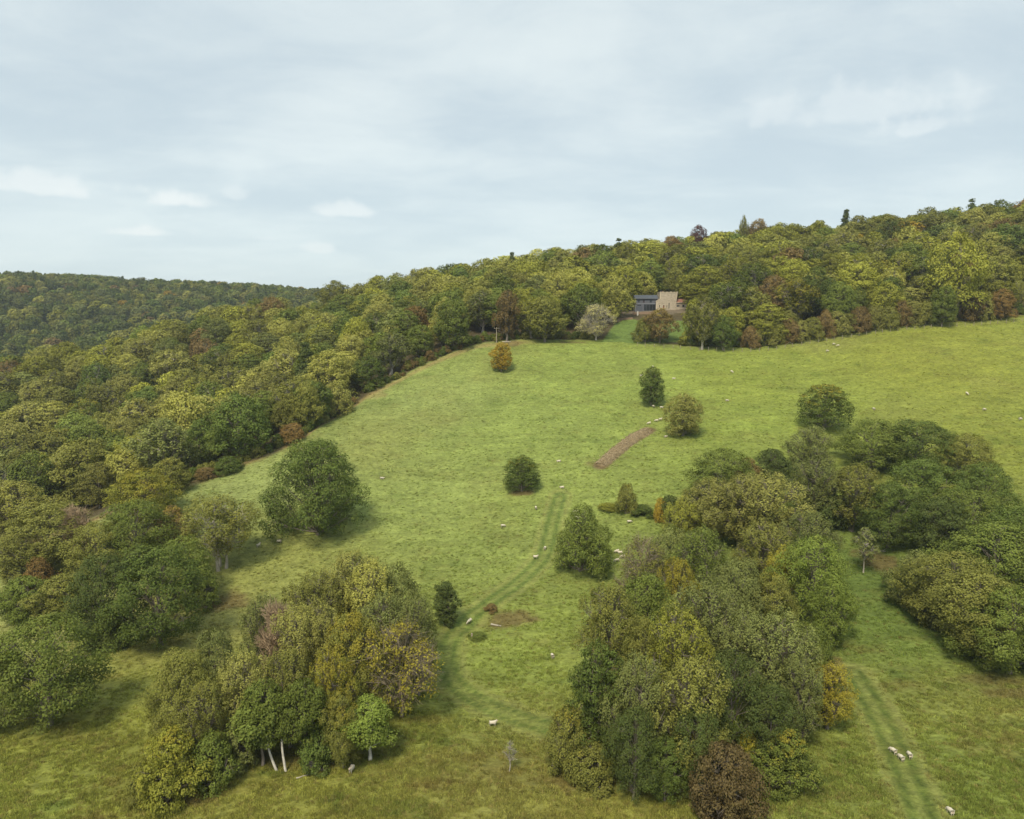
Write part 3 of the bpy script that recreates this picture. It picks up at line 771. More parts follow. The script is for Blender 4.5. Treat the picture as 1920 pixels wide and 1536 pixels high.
# top pixel u, v; crown width in pixels; height in metres
TREES = [
    # --- clump on the left
    ('ash0', 140, 862, 130, 15, 'pale', .12, 'broadleaf_tree', 'pale green tree at the back of the left clump, behind the bare pink one'),
    ('round0', 268, 884, 120, 13, 'yg', .38, 'broadleaf_tree', 'yellow tinged tree at the back of the left clump nearest the pasture corner'),
    ('mround1', 318, 864, 72, 9, 'olive', .22, 'broadleaf_tree', 'small rounded bronze olive tree at the lower corner of the left wood edge'),
    ('ash1', 20, 908, 120, 15, 'pale', .08, 'broadleaf_tree', 'pale green tree at the left picture edge, behind the left clump'),
    ('round1', 85, 950, 150, 14, 'olive', .15, 'broadleaf_tree', 'brownish olive tree left of the bare pink tree in the left clump'),
    ('round2', 252, 944, 120, 14, 'mid', .05, 'broadleaf_tree', 'mid green round tree of the left clump, right of the bare pink tree'),
    ('bush0', 325, 956, 75, 8, 'brown', .35, 'shrub', 'rusty brown shrub between the middle of the left clump and its olive edge tree'),
    ('dead0', 140, 955, 60, 13, 'olive', 0, 'dead_tree', 'bare pinkish dead tree standing in the left clump'),
    ('ashhi0', 408, 940, 142, 15, 'olive', .20, 'broadleaf_tree', 'tall olive tree with bare grey stems at the right edge of the left clump'),
    ('round0', 188, 1046, 120, 16, 'dark', 0, 'broadleaf_tree', 'darkest green tree at the front of the left clump'),
    ('round1', 292, 1036, 165, 17, 'deep', 0, 'broadleaf_tree', 'large rounded green tree at the front right of the left clump'),
    ('bush1', 72, 1054, 62, 8, 'rust', .1, 'shrub', 'rust red shrub showing in the left clump left of its darkest tree'),
    ('lbush0', 115, 1085, 105, 8, 'olive', .15, 'shrub', 'olive shrub at the front left of the left clump'),
    ('lbush1', 45, 1088, 95, 8, 'mid', .12, 'shrub', 'dark olive shrub at the left front corner of the left clump'),
    ('round2', 180, 985, 100, 12, 'olive', .2, 'broadleaf_tree', 'olive tree just in front of the bare pink tree'),
    ('ash3', 40, 1010, 110, 11, 'olive', .12, 'broadleaf_tree', 'ragged olive tree at the left edge of the left clump, above the rust red shrub'),
    ('round0', 345, 1010, 100, 13, 'mid', .12, 'broadleaf_tree', 'shaded green tree tucked behind the large rounded tree of the left clump'),
    ('bush1', 375, 1065, 70, 8, 'mid', .05, 'shrub', 'green shrub at the foot of the tall olive edge tree'),
    ('bush2', 200, 1150, 90, 6, 'dark', 0, 'shrub', 'dark undergrowth at the foot of the darkest tree of the left clump'),
    ('round2', 82, 1165, 170, 15.5, 'mid', .08, 'broadleaf_tree', 'broad green tree standing alone in front of the left clump'),
    ('round1', -18, 1218, 110, 12, 'grey', .05, 'broadleaf_tree', 'green tree cut by the left picture edge, beside the broad lone tree'),
    # --- clump in the lower left middle
    ('ash0', 655, 1046, 135, 17, 'khaki', .10, 'broadleaf_tree', 'topmost pale olive tree at the back of the lower middle clump'),
    ('ash1', 692, 1064, 125, 17, 'pale', .06, 'broadleaf_tree', 'pale bright green tree crowning the lower middle clump'),
    ('round0', 742, 1066, 120, 16, 'grey', .04, 'broadleaf_tree', 'dull green tree at the upper right of the lower middle clump'),
    ('ash2', 782, 1126, 85, 15, 'grey', .10, 'broadleaf_tree', 'dull green tree of the lower middle clump, next to the small dark evergreen'),
    ('ash3', 590, 1080, 120, 16, 'olive', .08, 'broadleaf_tree', 'olive tree at the upper left of the lower middle clump'),
    ('ash1', 492, 1124, 85, 14, 'grey', .0, 'broadleaf_tree', 'grey green tree on the left shoulder of the lower middle clump'),
    ('dead1', 520, 1140, 80, 14, 'olive', 0, 'dead_tree', 'bare tan dead tree on the left side of the lower middle clump'),
    ('ash0', 560, 1150, 105, 15, 'khaki', .06, 'broadleaf_tree', 'khaki tree right of the bare tan tree in the lower middle clump'),
    ('round1', 660, 1160, 120, 15, 'olive', .42, 'broadleaf_tree', 'tree with yellow upper leaves in the middle of the lower middle clump'),
    ('ash2', 615, 1228, 95, 13, 'yg', .50, 'broadleaf_tree', 'golden yellow ragged tree at the front of the lower middle clump'),
    ('sparse0', 750, 1184, 140, 12.8, 'yg', .60, 'broadleaf_tree', 'thin tree with bare limbs and yellow leaves in the lower middle clump'),
    ('roundhi1', 690, 1318, 112, 7.8, 'bright', .0, 'broadleaf_tree', 'small fresh green tree with a pale trunk at the front of the lower middle clump'),
    ('ash3', 455, 1230, 105, 13, 'khaki', .08, 'broadleaf_tree', 'khaki tree with twiggy crown above the twin white trunks'),
    ('round0', 400, 1190, 105, 14, 'grey', .05, 'broadleaf_tree', 'grey green tree above the olive corner trees of the lower middle clump'),
    ('round1', 335, 1232, 110, 13, 'olive', .10, 'broadleaf_tree', 'olive tree at the left edge of the lower middle clump'),
    ('ash0', 378, 1290, 100, 11, 'olive', .18, 'broadleaf_tree', 'brownish tree in the left front of the lower middle clump'),
    ('lbush0', 318, 1375, 125, 8, 'yg', .32, 'shrub', 'yellow green shrub at the lower left corner of the lower middle clump'),
    ('bush2', 268, 1440, 60, 4, 'olive', .1, 'shrub', 'low olive shrub at the very corner of the lower middle clump'),
    ('bush1', 395, 1385, 90, 6, 'mid', .18, 'shrub', 'green shrub between the yellow green corner shrub and the twin white trunks'),
    ('ash1', 540, 1230, 100, 13, 'olive', .12, 'broadleaf_tree', 'tall twiggy olive tree behind the twin white trunks'),
    ('roundhi0', 488, 1290, 105, 10.5, 'mid', .0, 'broadleaf_tree', 'green crown growing over the twin white trunks'),
    ('roundhi0', 570, 1285, 85, 11, 'mid', .12, 'broadleaf_tree', 'green tree between the twin white trunks and the golden tree'),
    ('round0', 640, 1300, 85, 10, 'olive', .35, 'broadleaf_tree', 'olive yellow tree left of the small fresh green tree'),
    ('bush0', 595, 1370, 80, 5, 'deep', .05, 'shrub', 'dark green shrub at the foot of the golden tree'),
    ('bush1', 445, 1350, 80, 6, 'grey', .0, 'shrub', 'grey green shrub left of the twin white trunks'),
    ('ash3', 718, 1120, 110, 15, 'grey', .06, 'broadleaf_tree', 'twiggy grey green tree above the thin yellow tree'),
    ('ash2', 600, 1140, 95, 15, 'khaki', .15, 'broadleaf_tree', 'khaki tree above the golden tree in the lower middle clump'),
    # --- big clump right of centre
    ('ash0', 1447, 898, 140, 15, 'khaki', .05, 'broadleaf_tree', 'pale olive tree at the top right of the large central clump'),
    ('ash1', 1330, 906, 125, 14, 'khaki', .10, 'broadleaf_tree', 'pale olive tree at the top left of the large central clump'),
    ('ash2', 1390, 900, 110, 15, 'khaki', .06, 'broadleaf_tree', 'pale olive tree at the top of the large central clump, between two like it'),
    ('ash3', 1285, 938, 80, 12, 'yg', .20, 'broadleaf_tree', 'yellowish tree on the upper left shoulder of the large central clump'),
    ('round0', 1258, 996, 115, 13, 'grey', .03, 'broadleaf_tree', 'grey green tree of the large central clump, below its yellowish left shoulder'),
    ('ash0', 1315, 1003, 120, 15, 'mid', .08, 'broadleaf_tree', 'mid green tree in the upper middle of the large central clump'),
    ('sparse1', 1200, 1018, 105, 13, 'olive', .15, 'broadleaf_tree', 'thin brownish twiggy tree at the upper left edge of the large central clump'),
    ('ash1', 1275, 1056, 80, 13, 'yg', .55, 'broadleaf_tree', 'yellow leaved tree behind the thin twiggy one in the large central clump'),
    ('round1', 1385, 1058, 115, 15, 'grey', .0, 'broadleaf_tree', 'grey green tree in the centre of the large central clump'),
    ('ash2', 1430, 985, 110, 14, 'olive', .10, 'broadleaf_tree', 'olive tree in the upper right of the large central clump'),
    ('round2', 1528, 1014, 130, 15, 'bright', .12, 'broadleaf_tree', 'bright green tree bulging from the right edge of the large central clump'),
    ('ash3', 1470, 1030, 60, 12, 'yellow', .15, 'broadleaf_tree', 'small pale yellow tree left of the bright green edge tree'),
    ('round0', 1450, 1082, 110, 13, 'olive', .25, 'broadleaf_tree', 'bronze olive tree right of the middle of the large central clump'),
    ('round1', 1214, 1086, 120, 15, 'mid', .06, 'broadleaf_tree', 'mid green tree at the left of the large central clump beside the yellow one'),
    ('ash0', 1332, 1103, 140, 17, 'grey', .0, 'broadleaf_tree', 'tall grey green tree with fine twigs in the heart of the large central clump'),
    ('ash1', 1148, 1108, 125, 16, 'olive', .12, 'broadleaf_tree', 'brownish olive tree on the left edge of the large central clump'),
    ('ash2', 1268, 1152, 140, 17, 'yg', .05, 'broadleaf_tree', 'large yellowish green tree left of the heart of the large central clump'),
    ('ash3', 1466, 1156, 140, 16, 'grey', .08, 'broadleaf_tree', 'grey olive twiggy tree at the right of the large central clump'),
    ('tall0', 1122, 1212, 110, 16, 'deep', .0, 'broadleaf_tree', 'tall narrow dark green tree at the lower left of the large central clump'),
    ('lbush1', 1066, 1335, 100, 8, 'olive', .30, 'shrub', 'orange tinged low tree at the lower left corner of the large central clump'),
    ('bush2', 1110, 1400, 90, 5, 'olive', .24, 'shrub', 'yellow flecked shrub at the foot of the tall narrow dark tree'),
    ('ash0', 1292, 1250, 145, 15, 'olive', .03, 'broadleaf_tree', 'grey olive tree at the lower middle of the large central clump'),
    ('ash1', 1195, 1242, 115, 15, 'grey', .0, 'broadleaf_tree', 'grey green tree right of the tall narrow dark tree'),
    ('round2', 1375, 1232, 120, 14, 'dark', .0, 'broadleaf_tree', 'dark green tree in the lower right of the large central clump'),
    ('ash2', 1556, 1250, 100, 9, 'yellow', .50, 'broadleaf_tree', 'loose yellow tree at the right edge of the large central clump'),
    ('round0', 1250, 1388, 92, 7.6, 'deep', .0, 'broadleaf_tree', 'small rounded green tree at the front of the large central clump'),
    ('bush1', 1375, 1318, 85, 7, 'bright', .05, 'shrub', 'bright green shrub low in the front of the large central clump'),
    ('lbush0', 1474, 1375, 125, 6.5, 'mid', .34, 'shrub', 'yellow flecked green shrub at the lower right of the large central clump'),
    ('lbush1', 1362, 1404, 132, 9, 'copper', .05, 'shrub', 'dark copper brown bush at the bottom of the large central clump'),
    ('bush1', 1405, 1380, 55, 5.5, 'yellow', .3, 'shrub', 'small yellow shrub behind the copper brown bush'),
    ('round1', 1448, 1290, 105, 11, 'dark', .05, 'broadleaf_tree', 'dark green tree above the yellow flecked shrub of the large central clump'),
    ('round0', 1562, 1090, 90, 11, 'bright', .10, 'broadleaf_tree', 'green tree drooping over the right margin of the large central clump'),
    ('ash1', 1525, 968, 100, 14, 'grey', .05, 'broadleaf_tree', 'grey green tree at the upper right edge of the large central clump'),
    ('round2', 1192, 1335, 100, 11, 'dark', .0, 'broadleaf_tree', 'dark tree low in the front left of the large central clump'),
    ('ash3', 1400, 1150, 110, 15, 'grey', .05, 'broadleaf_tree', 'grey green tree right of the heart of the large central clump'),
    ('round1', 1520, 1180, 90, 12, 'mid', .12, 'broadleaf_tree', 'green tree of the large central clump above the loose yellow one'),
    ('round2', 1310, 1330, 100, 11, 'dark', .0, 'broadleaf_tree', 'shaded dark tree above the small rounded green front tree'),
    ('ash2', 1500, 1240, 90, 12, 'grey', .05, 'broadleaf_tree', 'grey olive tree left of the loose yellow tree'),
    ('round0', 1205, 1165, 90, 14, 'olive', .08, 'broadleaf_tree', 'olive tree above the tall narrow dark tree of the large central clump'),
    # --- upper right clump
    ('ash0', 1522, 806, 90, 12, 'grey', .06, 'broadleaf_tree', 'grey twiggy tree in front of the gold topped dome tree'),
    ('round0', 1638, 790, 120, 13, 'mid', .05, 'broadleaf_tree', 'dark green tree at the top left of the upper right clump'),
    ('round1', 1723, 794, 125, 13, 'deep', .05, 'broadleaf_tree', 'dark green tree at the top middle of the upper right clump'),
    ('round2', 1812, 818, 100, 12, 'olive', .08, 'broadleaf_tree', 'brownish green tree at the top right of the upper right clump'),
    ('round0', 1850, 872, 95, 12, 'deep', .04, 'broadleaf_tree', 'dark tree at the right end of the upper right clump'),
    ('round1', 1732, 868, 125, 14, 'deep', .02, 'broadleaf_tree', 'large dark green tree in the middle of the upper right clump'),
    ('ash1', 1605, 878, 110, 14, 'olive', .15, 'broadleaf_tree', 'olive tree with yellow flecks at the left of the upper right clump'),
    ('ash2', 1528, 864, 100, 14, 'grey', .05, 'broadleaf_tree', 'slender grey tree at the left end of the upper right clump'),
    ('round2', 1826, 925, 120, 12, 'mid', .05, 'broadleaf_tree', 'green tree at the lower right of the upper right clump'),
    ('round0', 1770, 938, 110, 12, 'dark', .0, 'broadleaf_tree', 'dark shaded tree at the front of the upper right clump'),
    ('round1', 1672, 915, 105, 13, 'deep', .03, 'broadleaf_tree', 'dark green tree at the front middle of the upper right clump'),
    ('lbush1', 1447, 846, 75, 8, 'dark', .04, 'broadleaf_tree', 'small dark round tree between the upper right clump and the large central clump'),
    ('round2', 1358, 848, 135, 13, 'mid', .06, 'broadleaf_tree', 'dark green spreading tree behind the top of the large central clump'),
    ('bush0', 1404, 866, 60, 8, 'brown', .1, 'shrub', 'brownish small tree right of the spreading tree behind the large central clump'),
    ('bush2', 1560, 930, 70, 7, 'dark', .0, 'shrub', 'dark undergrowth at the left foot of the upper right clump'),
    # --- right hand clump
    ('round0', 1872, 985, 170, 14, 'mid', .06, 'broadleaf_tree', 'large green tree at the top of the right edge clump'),
    ('round1', 1918, 955, 120, 14, 'deep', .05, 'broadleaf_tree', 'dark green tree cut by the right picture edge, behind the right edge clump'),
    ('round2', 1790, 1042, 150, 13, 'olive', .10, 'broadleaf_tree', 'olive green tree at the left of the right edge clump'),
    ('lbush0', 1722, 1042, 105, 9, 'grey', .12, 'shrub', 'greyish tree with bare pale boughs at the left corner of the right edge clump'),
    ('round1', 1838, 1082, 150, 13, 'olive', .08, 'broadleaf_tree', 'brownish green tree in the middle of the right edge clump'),
    ('round0', 1905, 1110, 130, 13, 'mid', .10, 'broadleaf_tree', 'green tree at the lower right of the right edge clump'),
    ('lbush1', 1768, 1100, 110, 7, 'olive', .08, 'shrub', 'olive shrub at the lower left front of the right edge clump'),
    ('lbush0', 1850, 1165, 120, 6, 'mid', .08, 'shrub', 'green shrub at the front foot of the right edge clump'),
    ('bush0', 1920, 1175, 80, 6, 'mid', .12, 'shrub', 'green shrub at the right picture edge below the right edge clump'),
]
for (pk, u, v, wpx, H, ck, au, nm, lb) in TREES:
    x, y = ray_hit(u, v, H)
    dist = math.sqrt(x * x + y * y + 40 ** 2)
    Wd = wpx * dist / FPX * 0.91
    bark = DEAD_BARK if pk.startswith('dead') else ((0.33, 0.275, 0.19) if pk.startswith('sparse') else (WHITE_BARK if pk == 'roundhi1' else (PALE_BARK if pk == 'ashhi0' else GREY_BARK)))
    tree_at(x, y, H, Wd, pk, CO[ck], au, nm, lb, 'shrub' if nm == 'shrub' else 'tree', bark=bark)

# trees standing free on the pasture: base pixel, top row, width in pixels
FREE = [
    ('big0', 597, 1003, 830, 198, 'deep', .16, 'broadleaf_tree', 'largest lone tree on the left of the pasture, dark green and spreading'),
    ('dome1', 978, 921, 857, 80, 'deep', .26, 'broadleaf_tree', 'squat dense round tree alone in the middle of the pasture'),
    ('ovoid0', 940, 697, 644, 50, 'gold', .30, 'broadleaf_tree', 'small golden lone tree at the top of the pasture below the pole'),
    ('ovoid0', 1221, 761, 691, 58, 'deep', .24, 'broadleaf_tree', 'narrow egg shaped dark green lone tree above the muck strip'),
    ('ovoid1', 1281, 817, 740, 84, 'khaki', .12, 'broadleaf_tree', 'oval brownish olive lone tree right of the muck strip'),
    ('dome0', 1545, 806, 724, 99, 'deep', .38, 'broadleaf_tree', 'broad dome shaped lone tree with a golden brown top on the right of the pasture'),
    ('cone0', 1093, 1070, 952, 124, 'mid', .06, 'broadleaf_tree', 'cone shaped shaggy tree with thin bare top beside the wheel track'),
    ('upright0', 836, 1171, 1092, 54, 'dark', .0, 'evergreen_tree', 'small dark upright evergreen beside the lower middle clump'),
    ('bush1', 1174, 962, 912, 48, 'olive', .25, 'shrub', 'brown topped thorn bush on the grassy bank'),
    ('bush2', 1255, 975, 933, 56, 'dark', .05, 'shrub', 'dark bush at the end of the grassy bank by the large central clump'),
    ('bush0', 1238, 978, 938, 30, 'gold', .35, 'shrub', 'small orange bush at the end of the grassy bank'),
    ('bush1', 1205, 965, 948, 50, 'deep', .05, 'shrub', 'low dark brambles along the grassy bank'),
    ('bush2', 1140, 955, 944, 44, 'yg', .15, 'shrub', 'low yellowish gorse at the left end of the grassy bank'),
    ('sapling0', 1619, 1074, 992, 50, 'grey', .10, 'sapling', 'young pale stemmed tree on the grass below the upper right clump'),
    ('whip0', 956, 1446, 1388, 34, 'grey', .1, 'sapling', 'thin nearly bare sapling in the rough grass at the bottom'),
    ('whip0', 1383, 1394 + 60, 1400, 22, 'grey', .1, 'sapling', 'thin sapling hidden beside the copper brown bush'),
    # wood edge trees one can tell apart
    ('mround1', 1146, 603, 519, 74, 'pale', .10, 'broadleaf_tree', 'bright yellow green round tree left of the dark timber house'),
    ('mround1', 1303, 646, 566, 62, 'yg', .12, 'broadleaf_tree', 'yellow green tree covering the right end of the house'),
    ('mround2', 1237, 643, 581, 66, 'brown', .32, 'broadleaf_tree', 'bronze leaved tree on the lawn below the stone house'),
    ('bush1', 1208, 641, 600, 50, 'olive', .30, 'shrub', 'rusty bush left of the bronze tree on the lawn'),
    ('sparse1', 1117, 638, 576, 70, 'cream', .0, 'broadleaf_tree', 'pale greyish cream tree at the left of the lawn'),
    ('mround3', 1022, 641, 560, 92, 'olive', .05, 'broadleaf_tree', 'dull olive tree at the top edge of the pasture right of the pole'),
    ('mash0', 950, 640, 548, 60, 'brown', .08, 'broadleaf_tree', 'brownish bare stemmed tree behind the pole'),
    ('mround0', 1765, 612, 540, 54, 'mid', .08, 'broadleaf_tree', 'rounded green tree standing just in front of the right hand fence'),
    ('mash1', 1316, 655, 560, 70, 'olive', .12, 'broadleaf_tree', 'olive tree with a pale trunk at the fence right of the lawn'),
    ('mround2', 1355, 657, 594, 54, 'deep', .0, 'broadleaf_tree', 'small blue green tree at the fence right of the lawn'),
    ('mround0', 850, 655, 565, 90, 'mid', .02, 'broadleaf_tree', 'dense green tree at the top edge of the pasture left of the pole'),
    ('mround1', 690, 729, 672, 72, 'deep', .0, 'broadleaf_tree', 'low dark green round tree at the notch of the left wood edge'),
    ('mash2', 578, 722, 664, 62, 'khaki', .0, 'broadleaf_tree', 'khaki rounded tree at the notch of the left wood edge'),
    ('mround3', 450, 862, 748, 128, 'deep', .06, 'broadleaf_tree', 'large dark grey green tree bulging over the left pasture edge'),
    ('mround0', 352, 880, 742, 120, 'pale', .06, 'broadleaf_tree', 'tall pale green tree left of the large dark one over the left pasture edge'),
    ('mround2', 545, 815, 745, 62, 'olive', .18, 'broadleaf_tree', 'brownish tree at the left pasture edge beside the wooden pole'),
    ('bush0', 632, 778, 722, 70, 'khaki', .16, 'shrub', 'tawny scrub at the tip of the left wood edge'),
    ('bush1', 600, 785, 735, 70, 'yg', .10, 'shrub', 'yellowish scrub behind the wooden pole on the left edge'),
    ('bush2', 548, 828, 796, 54, 'rust', .20, 'shrub', 'rusty bush on the left pasture edge at the foot of the wooden pole'),
    ('bush0', 430, 884, 858, 60, 'deep', .05, 'shrub', 'low dark green bush on the left pasture edge'),
    ('bush2', 388, 896, 878, 50, 'brown', .10, 'shrub', 'low brown bracken on the left pasture edge'),
    ('mround1', 1876, 600, 546, 46, 'rust', .05, 'broadleaf_tree', 'reddish brown small tree at the right end of the fence'),
    ('mround3', 1790, 600, 448, 105, 'yg', .22, 'broadleaf_tree', 'tall yellow green tree with bare grey stems behind the right hand fence'),
]
for i in range(17):   # brown hedge bushes behind the fence
    uu = [1405, 1432, 1455, 1480, 1502, 1522, 1545, 1568, 1592, 1612, 1638, 1662, 1690, 1712, 1735, 1820, 1845][i]
    vb = np.interp(uu, [1310, 1400, 1500, 1600, 1700, 1800, 1925], [650, 652, 639, 623, 610, 602, 593])
    FREE.append((('bush%d' % (i % 3)), uu, vb, vb - [36, 44, 38, 40, 34, 38, 46, 40, 34, 42, 40, 38, 44, 36, 40, 42, 46][i], 40 + (i * 7) % 14, ['brown', 'khaki', 'olive'][i % 3], .12, 'shrub',
                 '%s %s hedge bush behind the right hand fence, counted from the left' % (['first', 'second', 'third', 'fourth', 'fifth', 'sixth'][i // 3], ['brown', 'tan', 'olive'][i % 3])))
FREE_POS = []
for (pk, u, vb, vt, wpx, ck, au, nm, lb) in FREE:
    x, y = ray_hit(u, vb)
    d = pix_dir(u, vt); H = CAMZ + d[2] * y - gz(x, y)
    H = max(H, 1.2)
    dist = math.sqrt(x * x + y * y + (CAMZ - gz(x, y)) ** 2)
    Wd = wpx * dist / FPX * 0.83
    grp = 'hedge bushes behind the fence' if 'hedge bush' in lb else None
    tree_at(x, y, H, Wd, pk, CO[ck], au, nm, lb, {'shrub': 'shrub', 'sapling': 'sapling'}.get(nm, 'tree'), grp, bark=PALE_BARK if nm == 'sapling' or 'pale trunk' in lb or 'cream' in lb else GREY_BARK)
    FREE_POS.append((x, y, Wd))

# twin white trunks at the front of the lower middle clump, and the small tree's pale trunk
def white_stems(pairs, label, name='birch_tree'):
    x0, y0 = ray_hit(*pairs[0][0]); z0 = gz(x0, y0)
    tb = Tubes()
    for (b, t, rad) in pairs:
        bx, by = ray_hit(*b)
        d = pix_dir(*t); yy = by + 0.6
        top = np.array([d[0] * yy, yy, CAMZ + d[2] * yy]); bot = np.array([bx, by, gz(bx, by) - 0.5])
        q = np.linspace(0, 1, 7)[:, None]
        pts = bot + (top - bot) * q + np.array([1, 0, 0]) * (np.sin(q * 3.1) * -0.25)
        tb.add(pts - np.array([x0, y0, z0]), np.linspace(rad, rad * 0.55, 7), 8)
    v, f = tb.arrays()
    e = bpy.data.objects.new(name, None); COL.objects.link(e); e.location = (x0, y0, z0)
    tag(e, label, 'tree')
    t = add_obj('trunk', mesh_np('white_trunk', v, f, 4, (M_BARK,), smooth=True), e); t.color = c4(WHITE_BARK)
    return e


e = white_stems([((522, 1446), (497, 1372), 0.19), ((537, 1447), (528, 1350), 0.18)], 'tree with twin white trunks leaning out of the lower middle clump')
p = PR['sapling0']
cr = add_obj('crown', p.crown, e, (-3.0, 1.0, 1.5), (0, 0, 1), (2.2, 2.0, 1.2)); cr.color = (*CO['mid'], 0.0)

# ------------------------------------------------------------------ the woods
hx, hy = P(1235, 583, 352)[:2]
cand = []
g = np.random.default_rng(5)
sp = 11.4
for x in np.arange(-380, 400, sp):
    for y in np.arange(150, 590, sp):
        cand.append((x + g.uniform(-.42, .42) * sp, y + g.uniform(-.42, .42) * sp))
cand = np.array(cand)
w = wood_depth(cand[:, 0], cand[:, 1])
keep = (w > np.where(cand[:, 0] < -10, 6.5, 4.0)) & (w < 270)
keep &= np.hypot((cand[:, 0] - hx - 1) / 18, (cand[:, 1] - hy + 3) / 15) > 1       # the yard round the house
lawn_c = np.array(LAWN).mean(0)
grow = [(lawn_c[0] + (px_ - lawn_c[0]) * 1.25, lawn_c[1] + (py_ - lawn_c[1]) * 1.15) for px_, py_ in LAWN]
keep &= ~in_poly(cand[:, 0], cand[:, 1], grow)
keep &= ~((cand[:, 0] > -150) & (cand[:, 0] < -86) & (cand[:, 1] < 205))
# nothing stands between the camera and the house front
keep &= ~((np.abs(cand[:, 0] / cand[:, 1] - hx / hy) < 0.052) & (cand[:, 1] < hy + 6) & (cand[:, 1] > 300))
# the notch of dry grass in the left edge
nxp, nyp = ray_hit(700, 742)
keep &= np.hypot(cand[:, 0] - nxp, cand[:, 1] - nyp) > 7
for (fx, fy, fw) in FREE_POS:
    keep &= np.hypot(cand[:, 0] - fx, cand[:, 1] - fy) > min(fw * 0.42, 5)
keep &= np.abs(cand[:, 0] / cand[:, 1]) < 0.82
near_c = cand[keep]
# far ridge across the valley
fc = []
spf = 11.0
for x in np.arange(-1000, -120, spf):
    for y in np.arange(600, 1240, spf):
        fc.append((x + g.uniform(-.45, .45) * spf, y + g.uniform(-.45, .45) * spf))
fc = np.array(fc)
fc = fc[(np.abs(fc[:, 0] / fc[:, 1]) < 0.80)]
allc = np.concatenate([near_c, fc]); isfar = np.arange(len(allc)) >= len(near_c)
n = len(allc)
TH = g.uniform(12.0, 20.5, n); TWd = np.clip(TH * g.uniform(0.72, 1.08, n), 10, 20)
wdep = wood_depth(allc[:, 0], allc[:, 1])
edge = (wdep < 14) & ~isfar
TH[edge] *= g.uniform(0.66, 1.0, edge.sum()); TWd[edge] *= g.uniform(0.7, 0.95, edge.sum())
TZ = ground(allc[:, 0], allc[:, 1])
# species and colour by place
nA = fbm(allc[:, 0] / 26, allc[:, 1] / 20, 61, 3); nB = g.random(n)
pu, pv, pdp = proj(allc[:, 0], allc[:, 1], TZ + TH * 0.6)
KEYS = ['mid', 'olive', 'yg', 'khaki', 'pale', 'grey', 'deep', 'brown', 'rust', 'gold', 'dark']
DESC = dict(mid='mid green', olive='olive green', yg='yellow green', khaki='khaki', pale='pale green', grey='grey green', deep='deep green', brown='brown', rust='rusty red', gold='golden', dark='dark green')
TCI = np.zeros(n, int); TAU = np.zeros(n)
for i in range(n):
    if isfar[i]:
        pw = [.24, .14, .04, .06, .03, .20, .17, .02, .005, .005, .09]
    elif pu[i] > 1650 and pv[i] < 520:
        pw = [.14, .30, .16, .10, .02, .06, .08, .08, .02, .01, .03]
    elif pu[i] > 880:
        pw = [.16, .24, .25, .10, .10, .06, .06, .015, .002, .003, .01]
    elif wdep[i] < 30:
        pw = [.27, .16, .09, .09, .06, .12, .17, .015, .002, .003, .02]
    else:
        pw = [.20, .22, .15, .17, .09, .09, .06, .01, .003, .002, .005]
    q = 0.55 * nA[i] + 0.45 * nB[i] if False else nB[i]
    TCI[i] = min(int(np.searchsorted(np.cumsum(pw), q)), len(KEYS) - 1)
    TAU[i] = 0.0 if isfar[i] else max(0.0, g.normal(0.06, 0.11))
TPI = g.integers(0, 8, n)
TLT = g.uniform(0.78, 1.30, n) * (0.78 + 0.44 * nA) * np.where(isfar, 0.78, 1.0)
conif = (g.random(n) < np.where(isfar, 0.05, 0.012)) | (isfar & (allc[:, 1] < 730) & (g.random(n) < 0.35))
TPI[conif] = 8
TH[conif] *= 1.15; TWd[conif] *= 0.6
# an approximate depth picture tells which trees show, and how large
Wb, Hb = 640, 512
buf = np.full((Hb, Wb), -1, int)
order = np.argsort(-pdp)
# ground hides what lies beyond a crest: test the sight line to each tree top
vis = np.ones(n, bool)
for s in np.linspace(0.30, 0.97, 24):
    qx, qy = allc[:, 0] * s, allc[:, 1] * s
    qz = CAMZ + (TZ + TH - CAMZ) * s
    vis &= ground(qx, qy) < qz + 0.5
for i in order:
    if not vis[i]: continue
    r_ = TWd[i] * 0.5 * FPX / pdp[i] / 3.0; rv = TH[i] * 0.5 * FPX / pdp[i] / 3.0
    cu, cv = pu[i] / 3.0, pv[i] / 3.0
    a0, a1 = int(max(0, cu - r_)), int(min(Wb, cu + r_ + 1)); b0, b1 = int(max(0, cv - rv)), int(min(Hb, cv + rv + 1))
    if a1 <= a0 or b1 <= b0: continue
    yy, xx = np.mgrid[b0:b1, a0:a1]
    mk = ((xx - cu) / r_) ** 2 + ((yy - cv) / rv) ** 2 < 1
    buf[b0:b1, a0:a1][mk] = i
cnt = np.bincount(buf[buf >= 0], minlength=n)
print('wood candidates', n, 'showing', int((cnt > 0).sum()))
NIND = 300 - len([t for t in TREES if t[7] != 'shrub']) - len([t for t in FREE if t[7] != 'shrub']) - 14
cntn = np.where(isfar, 0, cnt)
ind = set(np.argsort(-cntn)[:NIND].tolist())
MPN = ['mround0', 'mround1', 'mround2', 'mround3', 'mash0', 'mash1', 'mash2', 'mlayer0', 'conifer0']


def zone(i):
    if pu[i] < 560: return 'in the lower left wood'
    if pu[i] < 900: return 'in the upper left wood'
    if pu[i] < 1190: return 'in the wood left of the house'
    if pu[i] < 1500: return 'in the wood right of the house'
    return 'in the wood behind the fence'


ORD = ['leftmost', 'second', 'third', 'fourth', 'fifth', 'sixth', 'seventh', 'eighth', 'ninth', 'tenth']


